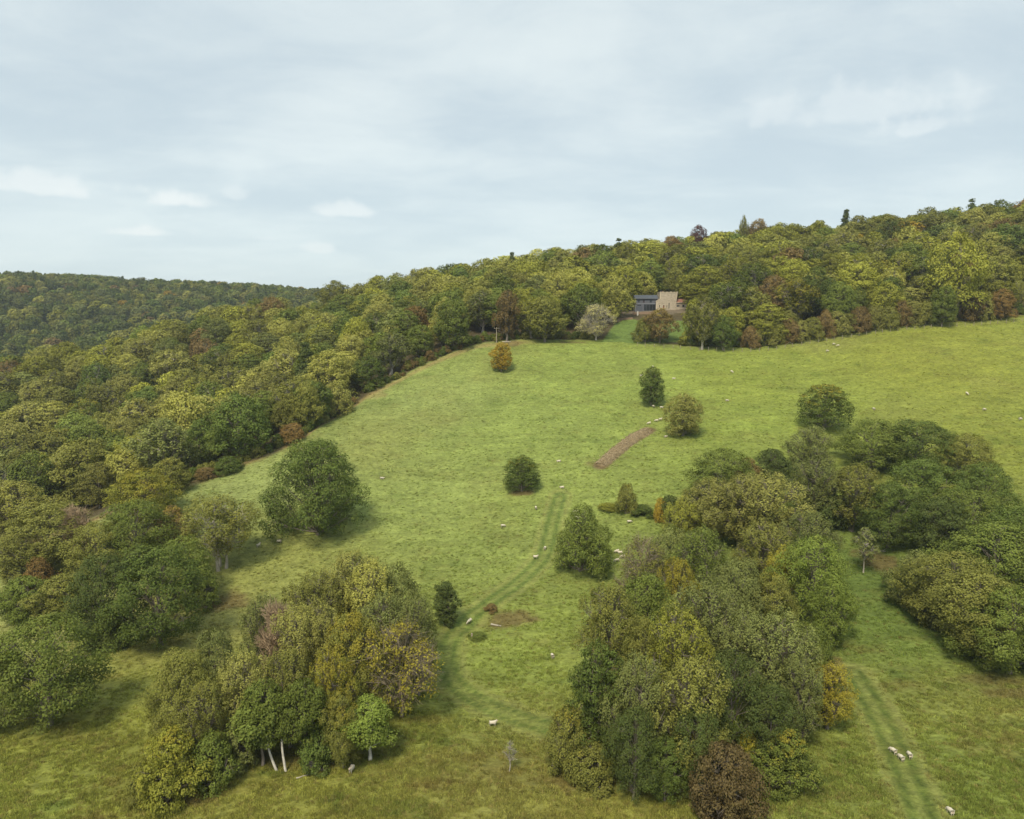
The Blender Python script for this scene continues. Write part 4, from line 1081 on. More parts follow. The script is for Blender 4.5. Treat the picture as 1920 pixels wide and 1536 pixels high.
def ordinals(items):
    """items: (u, text) -> one label each; look-alikes are told apart by their order from the left"""
    byt = {}
    for k, (u, t) in enumerate(items): byt.setdefault(t, []).append((u, k))
    out = [None] * len(items)
    for t, ks in byt.items():
        ks.sort()
        for r_, (u, k) in enumerate(ks):
            if len(ks) == 1: out[k] = t
            elif r_ == 0: out[k] = 'leftmost ' + t
            elif r_ == len(ks) - 1: out[k] = 'rightmost ' + t
            else: out[k] = ORD[min(r_, 9)] + ' ' + t + ' from left'
    return out


wl_ = []
for i in sorted(ind):
    con = TPI[i] == 8; pk = MPN[TPI[i]]
    row = 'in front' if wdep[i] < 22 else ('far back' if wdep[i] > 60 else 'midway')
    what = 'tall conifer' if con else ('upright tree' if pk.startswith('mash') else ('layered tree' if pk.startswith('mlayer') else 'rounded tree'))
    wl_.append((pu[i], '%s %s %s, %s' % ('dark green' if con else DESC[KEYS[TCI[i]]], what, row, zone(i))))
for i, lb in zip(sorted(ind), ordinals(wl_)):
    con = TPI[i] == 8; pk = MPN[TPI[i]]
    tree_at(allc[i, 0], allc[i, 1], TH[i], TWd[i], pk, CO['dark'] if con else [q * TLT[i] for q in CO[KEYS[TCI[i]]]], 0.0 if con else TAU[i], 'conifer_tree' if con else 'woodland_tree', lb, 'tree', 'trees ' + zone(i), bark=PALE_BARK if pk.startswith('mash') else GREY_BARK)

# skyline trees one can tell apart
for (pk, u, v, H, Wd, ck, lb) in (('conifer0', 1587, 394, 17, 10, 'dark', 'dark spiky conifer standing above the right hand skyline'),
                                  ('conifer0', 960, 474, 15, 8, 'dark', 'small dark conifer on the skyline above the pole'),
                                  ('mround1', 1311, 428, 14, 13, 'purple', 'dark purple copper beech on the skyline above the house'),
                                  ('mash1', 1395, 410, 17, 6, 'olive', 'tall thin olive tree on the skyline right of the purple beech'),
                                  ('mround2', 1424, 414, 15, 15, 'brown', 'broad brownish tree on the skyline right of the purple beech')):
    d = pix_dir(u, v)
    ys = np.arange(405, 480, 1.0); hh_ = CAMZ + d[2] * ys - ground(d[0] * ys, ys)
    k = int(np.argmin(np.abs(hh_ - 22.0))); yy = ys[k]; H = min(max(hh_[k], 12), 30)
    tree_at(d[0] * yy, yy, H, Wd, pk, CO[ck], 0.0, 'conifer_tree' if pk == 'conifer0' else 'broadleaf_tree', lb)


# ---- the rest of the woods, too many to count
def scatter_group(name, coll):
    ng = bpy.data.node_groups.new(name, 'GeometryNodeTree')
    ng.interface.new_socket('Geometry', in_out='INPUT', socket_type='NodeSocketGeometry')
    ng.interface.new_socket('Geometry', in_out='OUTPUT', socket_type='NodeSocketGeometry')
    gi = ng.nodes.new('NodeGroupInput'); go = ng.nodes.new('NodeGroupOutput')
    ip = ng.nodes.new('GeometryNodeInstanceOnPoints'); ci = ng.nodes.new('GeometryNodeCollectionInfo')
    ci.inputs['Collection'].default_value = coll; ci.inputs['Separate Children'].default_value = True; ci.inputs['Reset Children'].default_value = True
    def na(nm, typ):
        a = ng.nodes.new('GeometryNodeInputNamedAttribute'); a.data_type = typ; a.inputs['Name'].default_value = nm
        return [o for o in a.outputs if o.enabled and o.name == 'Attribute'][0]
    ng.links.new(gi.outputs[0], ip.inputs['Points'])
    ng.links.new(ci.outputs[0], ip.inputs['Instance'])
    ip.inputs['Pick Instance'].default_value = True
    ng.links.new(na('pick', 'INT'), ip.inputs['Instance Index'])
    ng.links.new(na('turn', 'FLOAT_VECTOR'), ip.inputs['Rotation'])
    ng.links.new(na('size', 'FLOAT_VECTOR'), ip.inputs['Scale'])
    ng.links.new(ip.outputs[0], go.inputs[0])
    return ng


def scatter(name, pts, pick, turn, size, coll, extra=()):
    me = bpy.data.meshes.new(name); m = len(pts)
    me.vertices.add(m); me.vertices.foreach_set('co', np.asarray(pts, np.float32).ravel())
    for an, typ, data in [('pick', 'INT', pick), ('turn', 'FLOAT_VECTOR', turn), ('size', 'FLOAT_VECTOR', size)] + list(extra):
        a = me.attributes.new(an, typ, 'POINT')
        a.data.foreach_set('vector' if 'VECTOR' in typ else ('color' if 'COLOR' in typ else 'value'), np.asarray(data, np.int32 if typ == 'INT' else np.float32).ravel())
    me.update()
    o = add_obj(name, me)
    md = o.modifiers.new('scatter', 'NODES'); md.node_group = scatter_group(name, coll)
    return o


def proto_collection(name, protos):
    """protos: list of (mesh, colour, autumn); kept out of the scene"""
    c = bpy.data.collections.new(name)
    for k, (me, col, au) in enumerate(protos):
        o = bpy.data.objects.new('%s_%03d' % (name, k), me); o.color = (col[0], col[1], col[2], au); c.objects.link(o)
    return c


JM = []
for k in range(3): JM.append(joined_proto('wood_round%d' % k, 201 + k, 16, 13, base=0.10, prof='round', nl=26, nleaf=6000, leaf=0.56, gap=0.12, twig=0.0))
for k in range(2): JM.append(joined_proto('wood_ash%d' % k, 211 + k, 18, 11, base=0.16, prof='ash', nl=22, nleaf=4200, leaf=0.62, lobe=(0.15, 0.24), gap=0.14, upr=0.9, twig=0.3, open_=.5, flat=1.0, twig_r=0.06))
JM.append(joined_proto('wood_layer', 221, 16, 12, base=0.10, prof='round', nl=26, nleaf=4400, leaf=0.66, gap=0.1, twig=0.0, layer=True, flat=0.6))
JM.append(joined_proto('wood_conifer', 231, 20, 8, base=0.05, prof='spire', nl=36, nleaf=2800, leaf=0.6, lobe=(0.12, 0.19), gap=0.05, twig=0.0, irregular=0.1, flat=0.5))
JF = []
for k in range(4): JF.append(joined_proto('far_tree%d' % k, 241 + k, 15, 12.5, base=0.12, prof=['round', 'ash', 'round', 'dome'][k], nl=16, nleaf=1500, leaf=1.15, gap=0.1, twig=0.0, lobe=(.17, .27)))
JF.append(joined_proto('far_conifer', 251, 18, 7.5, base=0.05, prof='spire', nl=26, nleaf=1300, leaf=0.8, lobe=(0.12, 0.19), gap=0.05, twig=0.0, flat=0.5))


def wood_mass(name, sel, protos, label):
    coll = proto_collection(name + '_kinds', [(p_.mesh, (1, 1, 1), 0) for p_ in protos])
    pick = []; size = []; tint = []
    for i in sel:
        con = TPI[i] == 8
        pi = len(protos) - 1 if con else int(TPI[i]) % (len(protos) - 1)
        p_ = protos[pi]; pick.append(pi); s = TWd[i] / p_.W; size.append((s, s, TH[i] / p_.H))
        tint.append((*CO['dark'], 0.0) if con else (*[q * TLT[i] for q in CO[KEYS[TCI[i]]]], TAU[i]))
    m = len(sel)
    turn = np.zeros((m, 3)); turn[:, 2] = g.uniform(0, 6.28, m)
    pts = np.stack([allc[sel, 0], allc[sel, 1], TZ[sel] - 0.2], 1)
    o = scatter(name, pts, pick, turn, size, coll, [('tint', 'FLOAT_COLOR', tint)])
    tag(o, label, 'woodland', None, 'stuff')
    return o


rest = np.array([i for i in range(n) if i not in ind and not isfar[i] and (vis[i] or cnt[i] > 0)])
wood_mass('hillside_woodland', rest, JM, 'mixed green and autumn woodland covering the hillside above the pasture')
restf = np.array([i for i in range(n) if isfar[i] and vis[i]])
wood_mass('far_ridge_woodland', restf, JF, 'hazy mixed woodland on the far ridge across the valley at left')
print('individual wood trees', len(ind), 'mass', len(rest), 'far', len(restf))

# undergrowth along the wood edges, one low mass of leaves
ub = []
for x in np.arange(EDGE[0][0], EDGE[-1][0] + 20, 1.5):
    ye = float(np.interp(x, EX, EY))
    for k in range(2):
        ub.append((x + g.uniform(-.8, .8), ye + g.uniform(3.0, 7.5)))
ub = np.array(ub)
lawn_k = in_poly(ub[:, 0], ub[:, 1], grow)
ub = ub[~lawn_k & (np.hypot((ub[:, 0] - nxp), (ub[:, 1] - nyp)) > 6)]
UGM = []
for k in range(3):
    lv, _ = gen_tree(261 + k, 6, 8, base=0.0, prof='bush', nl=16, nleaf=1800, leaf=0.55, lobe=(0.16, 0.25), gap=0.1, twig=0.0, stems=1)
    UGM.append((mesh_np('bramble%d' % k, lv[0], lv[1], 4, (M_LEAFI,), [('tuft', 'FACE', 'FLOAT', lv[2]), ('leaf', 'FACE', 'FLOAT', lv[3])]), (1, 1, 1), 0))
ucol = proto_collection('undergrowth_kinds', UGM)
m = len(ub)
sz = g.uniform(0.22, 0.50, m)
uc = [(*CO[['deep', 'olive', 'brown', 'mid', 'khaki', 'rust'][k]], 0.1) for k in g.choice(6, m, p=[.3, .25, .12, .2, .1, .03])]
ug = scatter('undergrowth', np.stack([ub[:, 0], ub[:, 1], ground(ub[:, 0], ub[:, 1]) - 0.1], 1), g.integers(0, 3, m), np.stack([np.zeros(m), np.zeros(m), g.uniform(0, 6.28, m)], 1),
             np.stack([sz, sz, sz * g.uniform(0.8, 1.3, m)], 1), ucol, [('tint', 'FLOAT_COLOR', uc)])
tag(ug, 'brambles and bracken tangled along the foot of the wood edge', 'undergrowth', None, 'stuff')


# ------------------------------------------------------------------ grass tussocks
def tuft_mesh(name, seed, nb, h, r):
    q = np.random.default_rng(seed)
    a = q.uniform(0, 6.28, nb); rr = r * np.sqrt(q.random(nb)); b = np.stack([rr * np.cos(a), rr * np.sin(a), np.full(nb, -0.03)], 1)
    az_ = q.uniform(0, 6.28, nb); lean = q.uniform(0.2, 1.0, nb); hh = h * q.uniform(0.5, 1.1, nb)
    tip = b + np.stack([np.cos(az_) * lean * hh, np.sin(az_) * lean * hh, hh], 1)
    side = np.stack([-np.sin(az_), np.cos(az_), np.zeros(nb)], 1) * (0.03 + 0.02 * q.random(nb))[:, None] * (h / 0.2)
    v = np.stack([b - side, b + side, tip], 1).reshape(-1, 3)
    return mesh_np(name, v, np.arange(nb * 3).reshape(-1, 3), 3, (M_TUFT,))


M_TUFT, N = mat_new('grass_blades')
at = N.n('ShaderNodeAttribute', attribute_name='tint', attribute_type='INSTANCER')
oi = N.n('ShaderNodeObjectInfo')
col = N.mix(1.0, at.outputs['Color'], N.maprange(oi.outputs['Random'], 0, 1, 0.75, 1.3, False), 'MULTIPLY')
bd = N.n('ShaderNodeBsdfDiffuse', ins={'Color': col}); bt = N.n('ShaderNodeBsdfTranslucent', ins={'Color': col})
bm_ = N.n('ShaderNodeMixShader', ins={0: 0.3, 1: bd.outputs[0], 2: bt.outputs[0]}); finish(N, bm_.outputs[0])
tcol = proto_collection('tussock_kinds', [(tuft_mesh('tussock%d' % k, 300 + k, 26, 0.22, 0.30), (1, 1, 1), 1) for k in range(3)])
NT_ = 150000
uu = g.uniform(-20, 1940, NT_ * 2); vv = 600 + 1000 * g.random(NT_ * 2) ** 0.85
tx = []; ty = []
# even in the picture is too thin near by: draw in plan with density falling off with distance
yy = 70 / (1 - g.random(NT_) * (1 - 70 / 310.0)); xx = yy * g.uniform(-0.80, 0.80, NT_)
ok = (wood_depth(xx, yy) < 1.0) & (fbm(xx / 3.0, yy / 2.0, 401, 3) + g.uniform(-.2, .2, NT_) > 0.42) & (seg_dist(xx, yy, HEAP) > 1.75)
for T_ in (TRK1, TRK2):
    dd = seg_dist(xx, yy, T_); ok &= ~((dd < 3.4) & (g.random(NT_) < 0.6)); ok &= ~(dd < 2.2)
xx, yy = xx[ok], yy[ok]; m = len(xx)
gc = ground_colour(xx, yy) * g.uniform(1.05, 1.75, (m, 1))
dry = g.random(m) < np.where(yy < 100, 0.15, 0.09)
gc[dry] = gc[dry] * 0.5 + np.array((0.30, 0.225, 0.09)) * 0.5
s_ = g.uniform(0.6, 1.35, m) * np.where(yy < 105, 1.15, 1.0)
gr = scatter('grass', np.stack([xx, yy, ground(xx, yy)], 1), g.integers(0, 3, m), np.stack([np.zeros(m), np.zeros(m), g.uniform(0, 6.28, m)], 1), np.stack([s_, s_, s_ * g.uniform(.6, 1.2, m)], 1), tcol,
             [('tint', 'FLOAT_COLOR', np.concatenate([gc, np.ones((m, 1))], 1))])
tag(gr, 'uneven grass tussocks growing all over the pasture', 'grass', None, 'stuff')
print('tussocks', m)


# ------------------------------------------------------------------ simple materials
def simple(name, col, rough=0.85, var=0.25, scale=3.0, bump=0.3, spec=0.2, col2=None):
    m, N = mat_new(name)
    tc_ = N.n('ShaderNodeTexCoord')
    n_ = N.noise(tc_.outputs['Object'], scale, 6.0, 0.62)
    c = N.mix(n_, c4([q * (1 - var) for q in col]), c4(col2 or [q * (1 + var) for q in col]))
    bmp = N.n('ShaderNodeBump', ins={'Height': n_, 'Strength': bump, 'Distance': 0.1})
    b = N.n('ShaderNodeBsdfPrincipled', ins={'Base Color': c, 'Roughness': rough, 'Specular IOR Level': spec, 'Normal': bmp.outputs[0]})
    finish(N, b.outputs[0]); return m


def stone_material(name, a, b_):
    m, N = mat_new(name)
    tc_ = N.n('ShaderNodeTexCoord')
    mp = N.n('ShaderNodeMapping', ins={'Vector': tc_.outputs['Object'], 'Scale': (1.0, 1.0, 2.2)})
    vo = N.n('ShaderNodeTexVoronoi', ins={'Vector': mp.outputs[0], 'Scale': 2.0})
    n_ = N.noise(tc_.outputs['Object'], 0.8, 5.0, 0.6)
    c = N.mix(N.maprange(vo.outputs['Color'], 0, 1, 0, 1, False), c4(a), c4(b_))
    c = N.mix(N.maprange(n_, 0.5, 0.75, 0, 0.45), c, (0.20, 0.18, 0.14, 1))
    bmp = N.n('ShaderNodeBump', ins={'Height': vo.outputs['Distance'], 'Strength': 0.7, 'Distance': 0.08})
    bs = N.n('ShaderNodeBsdfPrincipled', ins={'Base Color': c, 'Roughness': 0.92, 'Specular IOR Level': 0.1, 'Normal': bmp.outputs[0]})
    finish(N, bs.outputs[0]); return m


M_STONE = stone_material('rubble_stone', (0.36, 0.30, 0.22), (0.50, 0.43, 0.33))
M_COPE = simple('coping_stone', (0.55, 0.47, 0.34))
M_SLATE = simple('slate', (0.075, 0.085, 0.10), 0.6, 0.3, 6.0)
M_TIMBER = simple('dark_timber', (0.125, 0.130, 0.150), 0.8, 0.25, 8.0)
M_TIMBER2 = simple('grey_boards', (0.095, 0.105, 0.125), 0.8, 0.25, 8.0)
M_TRIM = simple('pale_trim', (0.24, 0.25, 0.27))
M_TILE = simple('clay_tiles', (0.30, 0.150, 0.105), 0.85, 0.3, 5.0)
M_GLASS, N = mat_new('window_glass')
bs = N.n('ShaderNodeBsdfPrincipled', ins={'Base Color': (0.02, 0.022, 0.025, 1), 'Roughness': 0.12, 'Specular IOR Level': 0.6}); finish(N, bs.outputs[0])
M_DOOR = simple('brown_door', (0.22, 0.10, 0.055))
M_RED = simple('plum_paint', (0.13, 0.07, 0.07))
M_WHITE = simple('white_paint', (0.70, 0.66, 0.58), 0.7, 0.1)
M_POST = simple('weathered_post', (0.33, 0.28, 0.21))
M_POLE = simple('pole_wood', (0.34, 0.29, 0.22))
M_WIRE = simple('wire', (0.20, 0.20, 0.20), 0.5)
M_LOG = simple('grey_log', (0.42, 0.38, 0.31))
M_MUCK = simple('muck', (0.095, 0.068, 0.036), 0.95, 0.6, 1.0, 0.9, 0.1, (0.36, 0.28, 0.16))
M_BRICK = simple('garden_wall', (0.27, 0.19, 0.13), 0.9, 0.3, 3.0)


def box(bm, x0, x1, y0, y1, z0, z1):
    vs = [bm.verts.new(c) for c in ((x0, y0, z0), (x1, y0, z0), (x1, y1, z0), (x0, y1, z0), (x0, y0, z1), (x1, y0, z1), (x1, y1, z1), (x0, y1, z1))]
    for f in ((0, 3, 2, 1), (4, 5, 6, 7), (0, 1, 5, 4), (1, 2, 6, 5), (2, 3, 7, 6), (3, 0, 4, 7)):
        bm.faces.new([vs[i] for i in f])


def part(name, mat, parent, *boxes, bevel=0.0):
    bm = bmesh.new()
    for b in boxes: box(bm, *b)
    if bevel: bmesh.ops.bevel(bm, geom=bm.edges[:], offset=bevel, segments=1, affect='EDGES')
    me = bpy.data.meshes.new(name); bm.to_mesh(me); bm.free(); me.materials.append(mat)
    return add_obj(name, me, parent)


def prism(name, mat, parent, pts, y0, y1):
    """outline in x, z pushed from y0 to y1"""
    bm = bmesh.new()
    a = [bm.verts.new((p[0], y0, p[1])) for p in pts]; b = [bm.verts.new((p[0], y1, p[1])) for p in pts]
    bm.faces.new(a); bm.faces.new(b[::-1]); k = len(pts)
    for i in range(k): bm.faces.new((a[i], b[i], b[(i + 1) % k], a[(i + 1) % k]))
    bmesh.ops.recalc_face_normals(bm, faces=bm.faces)
    me = bpy.data.meshes.new(name); bm.to_mesh(me); bm.free(); me.materials.append(mat)
    return add_obj(name, me, parent)


def wall_with_holes(name, mat, parent, x0, x1, z0, z1, y0, y1, holes):
    """a wall from y0 (front) to y1 with rectangular openings"""
    xs = sorted({x0, x1, *[h[0] for h in holes], *[h[1] for h in holes]}); zs = sorted({z0, z1, *[h[2] for h in holes], *[h[3] for h in holes]})
    bm = bmesh.new()
    for xa, xb in zip(xs[:-1], xs[1:]):
        for za, zb in zip(zs[:-1], zs[1:]):
            cx, cz = (xa + xb) / 2, (za + zb) / 2
            if any(h[0] < cx < h[1] and h[2] < cz < h[3] for h in holes): continue
            box(bm, xa, xb, y0, y1, za, zb)
    bmesh.ops.remove_doubles(bm, verts=bm.verts, dist=1e-4)
    # drop the doubled inner faces between neighbouring blocks
    seen = {}
    for f in bm.faces: seen.setdefault(tuple(sorted(v.index for v in f.verts)), []).append(f)
    bm.verts.index_update()
    seen = {}
    for f in bm.faces: seen.setdefault(tuple(sorted(v.index for v in f.verts)), []).append(f)
    dup = [f for fs in seen.values() if len(fs) > 1 for f in fs]
    bmesh.ops.delete(bm, geom=dup, context='FACES')
    me = bpy.data.meshes.new(name); bm.to_mesh(me); bm.free(); me.materials.append(mat)
    return add_obj(name, me, parent)


# ------------------------------------------------------------------ the house
HY = 350.0; MPP = HY / FPX / math.cos(PITCH) * 1.0
def hxm(u): return (u - 960) / FPX * HY * 1.006
hz = CAMZ + pix_dir(1210, 583)[2] * HY        # floor of the timber house
def hzm(v): return CAMZ + pix_dir(1230, v)[2] * HY - hz

bx0 = hxm(1188.5)
tim = bpy.data.objects.new('timber_house', None); COL.objects.link(tim); tim.location = (bx0, HY, hz)
tag(tim, 'dark grey two storey timber house with slate roof left of the stone tower', 'house')
WL = hxm(1229) - bx0; ev = hzm(560.2); mid = hzm(569.5)
def ux(u): return hxm(u) - bx0
openings = [(ux(1192), ux(1195.8), hzm(567.7), hzm(562.4)), (ux(1201.5), ux(1205), hzm(567.7), hzm(562.4)), (ux(1214), ux(1218.4), hzm(567.7), hzm(562.4)),
            (ux(1191), ux(1199), hzm(574), hzm(571.2)), (ux(1203.5), ux(1225), 0.1, hzm(571))]
wall_with_holes('wall', M_TIMBER, tim, 0, WL, -3.0, ev, 0, 0.3, openings)
part('side_wall', M_TIMBER, tim, (0, 0.3, 0.3, 6.0, -3.0, ev), (WL - 0.3, WL, 0.3, 6.0, -3.0, ev))
part('back_wall', M_TIMBER2, tim, (0.3, WL - 0.3, 5.7, 5.998, -3.0, ev))
part('floor_band', M_TRIM, tim, (0.0, WL, -0.06, -0.003, mid - 0.12, mid + 0.10))
part('corner_post', M_TRIM, tim, (-0.14, -0.003, -0.05, 0.25, -2.0, ev))
part('floor', M_TIMBER2, tim, (0.31, WL - .31, 0.31, 5.69, -0.2, 0.05))
part('board_wall', M_TIMBER2, tim, (0.02, ux(1201), -0.05, -0.004, 0.1, hzm(574) - 0.12))
for (a, b, c_, d_) in openings[:4]:
    wdw = part('window', M_RED if abs(a - ux(1201.5)) < .01 else M_TIMBER2, tim, (a + .001, a + 0.09, 0.05, 0.16, c_, d_), (b - 0.09, b - .001, 0.05, 0.16, c_, d_), (a + 0.09, b - 0.09, 0.05, 0.16, c_ + .001, c_ + 0.09), (a + 0.09, b - 0.09, 0.05, 0.16, d_ - 0.09, d_ - .001), ((a + b) / 2 - 0.03, (a + b) / 2 + 0.03, 0.055, 0.15, c_ + 0.09, d_ - 0.09))
    part('pane', M_GLASS, wdw, (a + 0.09, b - 0.09, 0.11, 0.13, c_ + .09, d_ - .09))
(a, b, c_, d_) = openings[4]
gl = part('glazed_door', M_TIMBER2, tim, *[(a + (b - a) * k / 4 - 0.05, a + (b - a) * k / 4 + 0.05, 0.06, 0.18, c_ + .001, d_ - .001) for k in (0.02, 1, 2, 3, 3.98)])
for k in range(4):
    part('pane', M_GLASS, gl, (a + (b - a) * k / 4 + 0.06, a + (b - a) * (k + 1) / 4 - 0.06, 0.11, 0.13, c_, d_))
rf = prism('roof', M_SLATE, tim, [(-0.5, ev), (WL + 0.2, ev), (WL + 0.2, ev + 0.12), (-0.5, ev + 0.12)], -0.5, 6.4)
# pitched slates rising to a ridge
bm = bmesh.new(); rz = ev + 1.75
q = [bm.verts.new(c) for c in ((-0.5, -0.55, ev + 0.13), (WL + 0.2, -0.55, ev + 0.13), (WL + 0.2, 3.0, rz), (-0.5, 3.0, rz), (-0.5, 6.45, ev + 0.13), (WL + 0.2, 6.45, ev + 0.13))]
bm.faces.new((q[0], q[1], q[2], q[3])); bm.faces.new((q[3], q[2], q[5], q[4])); bm.faces.new((q[0], q[3], q[4])); bm.faces.new((q[1], q[5], q[2])); bm.faces.new((q[0], q[4], q[5], q[1]))
bmesh.ops.recalc_face_normals(bm, faces=bm.faces)
me = bpy.data.meshes.new('slates'); bm.to_mesh(me); bm.free(); me.materials.append(M_SLATE); add_obj('slates', me, rf)
part('gutter', M_TRIM, rf, (-0.5, WL + .2, -0.68, -0.56, ev + 0.02, ev + 0.14))

# stone tower house
tx0 = hxm(1225.5); sto = bpy.data.objects.new('stone_house', None); COL.objects.link(sto); sto.location = (tx0, HY - 1.2, hz)
tag(sto, 'pale rubble stone house with flat topped tower and narrow windows', 'house')
def sx(u): return hxm(u) - tx0
def sz_(v): return hzm(v)
TD = 7.0
hol = [(sx(1231), sx(1232.6), sz_(577), sz_(571.8)), (sx(1238), sx(1240.4), sz_(580.5), sz_(572.3)), (sx(1244.5), sx(1246), sz_(577), sz_(571.8)), (sx(1248), sx(1250), sz_(579), sz_(567.5))]
lowtop = sz_(566)
wall_with_holes('wall', M_STONE, sto, 0, sx(1262.5), -3.5, lowtop, 0, 0.6, hol)
part('side_wall', M_STONE, sto, (0, 0.6, 0.6, TD, -3.5, lowtop), (sx(1262.5) - 0.6, sx(1262.5), 0.6, TD, -3.5, lowtop))
prism('tower', M_STONE, sto, [(0.02, lowtop + .002), (sx(1262.48), lowtop + .002), (sx(1263.2), sz_(560)), (sx(1264.5), sz_(549.2)), (sx(1232), sz_(549.2)), (sx(1232), sz_(561.5)), (sx(1230), sz_(562.5)), (sx(1226.5), sz_(564.5))], 0.01, TD)
part('coping', M_COPE, sto, (sx(1231.7), sx(1264.8), -0.12, TD + 0.1, sz_(549.1), sz_(548.2)))
for (ua, ub_) in ((1232, 1234.5), (1236.5, 1240), (1243, 1247), (1250, 1254), (1257, 1260), (1262, 1264.5)):
    part('merlon', M_COPE, sto, (sx(ua), sx(ub_), -0.1, 0.5, sz_(548.15), sz_(547.5) + 0.03 * (ua % 3)))
prism('shoulder_coping', M_COPE, sto, [(-0.15, lowtop - 0.1), (sx(1226.3), sz_(564.0)), (sx(1230), sz_(561.9)), (sx(1232), sz_(561)), (sx(1232) - .003, sz_(561.6)), (sx(1229.5), sz_(562.8)), (0.0, lowtop)], -0.08, TD)
part('quoin', M_COPE, sto, (-0.06, 0.5, -0.06, -0.003, -3.4, lowtop - 0.1), (sx(1232), sx(1232) + 0.4, -0.055, -0.002, sz_(561), sz_(549.3)), (sx(1261.6), sx(1262.4), -0.055, -0.002, sz_(561), sz_(549.3)))
for k, (a, b, c_, d_) in enumerate(hol):
    if k == 1:
        dr = part('door', M_DOOR, sto, (a + .002, b - .002, 0.22, 0.32, c_, d_)); part('handle', M_COPE, dr, (b - 0.2, b - 0.14, 0.16, 0.217, (c_ + d_) / 2 - 0.2, (c_ + d_) / 2 - .1))
    else:
        wdw = part('window', M_COPE, sto, (a - 0.22, a - .002, -0.05, -0.002, c_ - .1, d_ + .15), (b + .002, b + 0.22, -0.05, -0.002, c_ - .1, d_ + .15), (a, b, -0.05, -0.002, d_ + .002, d_ + .15))
        part('pane', M_GLASS, wdw, (a + .002, b - .002, 0.28, 0.32, c_ + .002, d_ - .002)); part('sill', M_COPE, wdw, (a - .2, b + .2, -0.12, -.003, c_ - .25, c_ - .105))
part('chimney', M_BRICK, sto, (sx(1240), sx(1242.4), 5.0, 5.8, sz_(548.15), sz_(545.8)))
part('buttress', M_COPE, sto, (sx(1229), sx(1230.2), -0.9, -0.062, -3.4, sz_(583)))

# low wing with clay tiles
wx0 = hxm(1262.8); wng = bpy.data.objects.new('low_wing', None); COL.objects.link(wng); wng.location = (wx0, HY - 0.6, hz)
tag(wng, 'low stone cottage wing with red clay tile roof right of the tower', 'house')
def wx(u): return hxm(u) - wx0
wl = wx(1285); wt_ = hzm(567.5)
hw = [(wx(1263.8), wx(1266.2), hzm(575.5), hzm(571.8)), (wx(1266.5), wx(1268.8), hzm(575.5), hzm(571.8)), (wx(1274), wx(1278), hzm(576), hzm(571.8))]
wall_with_holes('wall', M_STONE, wng, 0.05, wl, -3.0, wt_, 0, 0.5, hw)
part('side_wall', M_STONE, wng, (wl - 0.5, wl, 0.5, 5.5, -3.0, wt_))
for (a, b, c_, d_) in hw:
    wdw = part('window', M_TIMBER2, wng, (a, a + 0.07, 0.1, 0.2, c_, d_), (b - 0.07, b, 0.1, 0.2, c_, d_)); part('pane', M_GLASS, wdw, (a + 0.07, b - 0.07, 0.14, 0.16, c_, d_))
bm = bmesh.new(); rz = hzm(561.5) + 0.25
q = [bm.verts.new(c) for c in ((0.0, -0.35, wt_ + 0.01), (wl + 0.3, -0.35, wt_ + 0.01), (wl + 0.3, 2.75, rz), (0.0, 2.75, rz), (0.0, 5.8, wt_ + 0.01), (wl + 0.3, 5.8, wt_ + 0.01))]
bm.faces.new((q[0], q[1], q[2], q[3])); bm.faces.new((q[3], q[2], q[5], q[4])); bm.faces.new((q[0], q[3], q[4])); bm.faces.new((q[1], q[5], q[2])); bm.faces.new((q[0], q[4], q[5], q[1]))
bmesh.ops.recalc_face_normals(bm, faces=bm.faces)
me = bpy.data.meshes.new('roof'); bm.to_mesh(me); bm.free(); me.materials.append(M_TILE); add_obj('roof', me, wng)
part('eaves_board', M_COPE, wng, (0.0, wl, -0.42, -0.36, wt_ - 0.15, wt_ + 0.05))


# garden walls
def garden_wall(px0, px1, h, label, mat, thick=0.4):
    (x0, y0), (x1, y1) = ray_hit(*px0), ray_hit(*px1)
    bm = bmesh.new(); k = 10
    prev = None
    for i in range(k + 1):
        t = i / k; x = x0 + (x1 - x0) * t; y = y0 + (y1 - y0) * t; z = gz(x, y)
        ring = [bm.verts.new(c) for c in ((x, y - thick / 2, z - 0.6), (x, y + thick / 2, z - 0.6), (x, y + thick / 2, z + h), (x, y - thick / 2, z + h))]
        if prev:
            for j in range(4): bm.faces.new((prev[j], ring[j], ring[(j + 1) % 4], prev[(j + 1) % 4]))
        else: bm.faces.new(ring)
        prev = ring
    bm.faces.new(prev[::-1]); bmesh.ops.recalc_face_normals(bm, faces=bm.faces)
    for v in bm.verts: v.co.x -= x0; v.co.y -= y0; v.co.z -= gz(x0, y0)
    me = bpy.data.meshes.new('garden_wall'); bm.to_mesh(me); bm.free(); me.materials.append(mat)
    o = add_obj('garden_wall', me, None, (x0, y0, gz(x0, y0)))
    return tag(o, label, 'wall')


garden_wall((1186, 590), (1232, 590), 1.0, 'pinkish terrace wall in front of the timber house', M_BRICK)
garden_wall((1158, 600), (1186, 599), 0.9, 'low brown garden wall at the top of the lawn', M_BRICK)
gx_, gy_ = ray_hit(1195, 591); gz0 = gz(gx_, gy_)
gp = bpy.data.objects.new('gate_pillar', None); COL.objects.link(gp); gp.location = (gx_, gy_ - 0.6, gz0); tag(gp, 'white gate pillar at the terrace wall below the timber house', 'pillar')
part('shaft', M_WHITE, gp, (-0.3, 0.3, -0.3, 0.3, -0.5, 1.6), bevel=0.02); part('cap', M_WHITE, gp, (-0.4, 0.4, -0.4, 0.4, 1.601, 1.75), bevel=0.02)


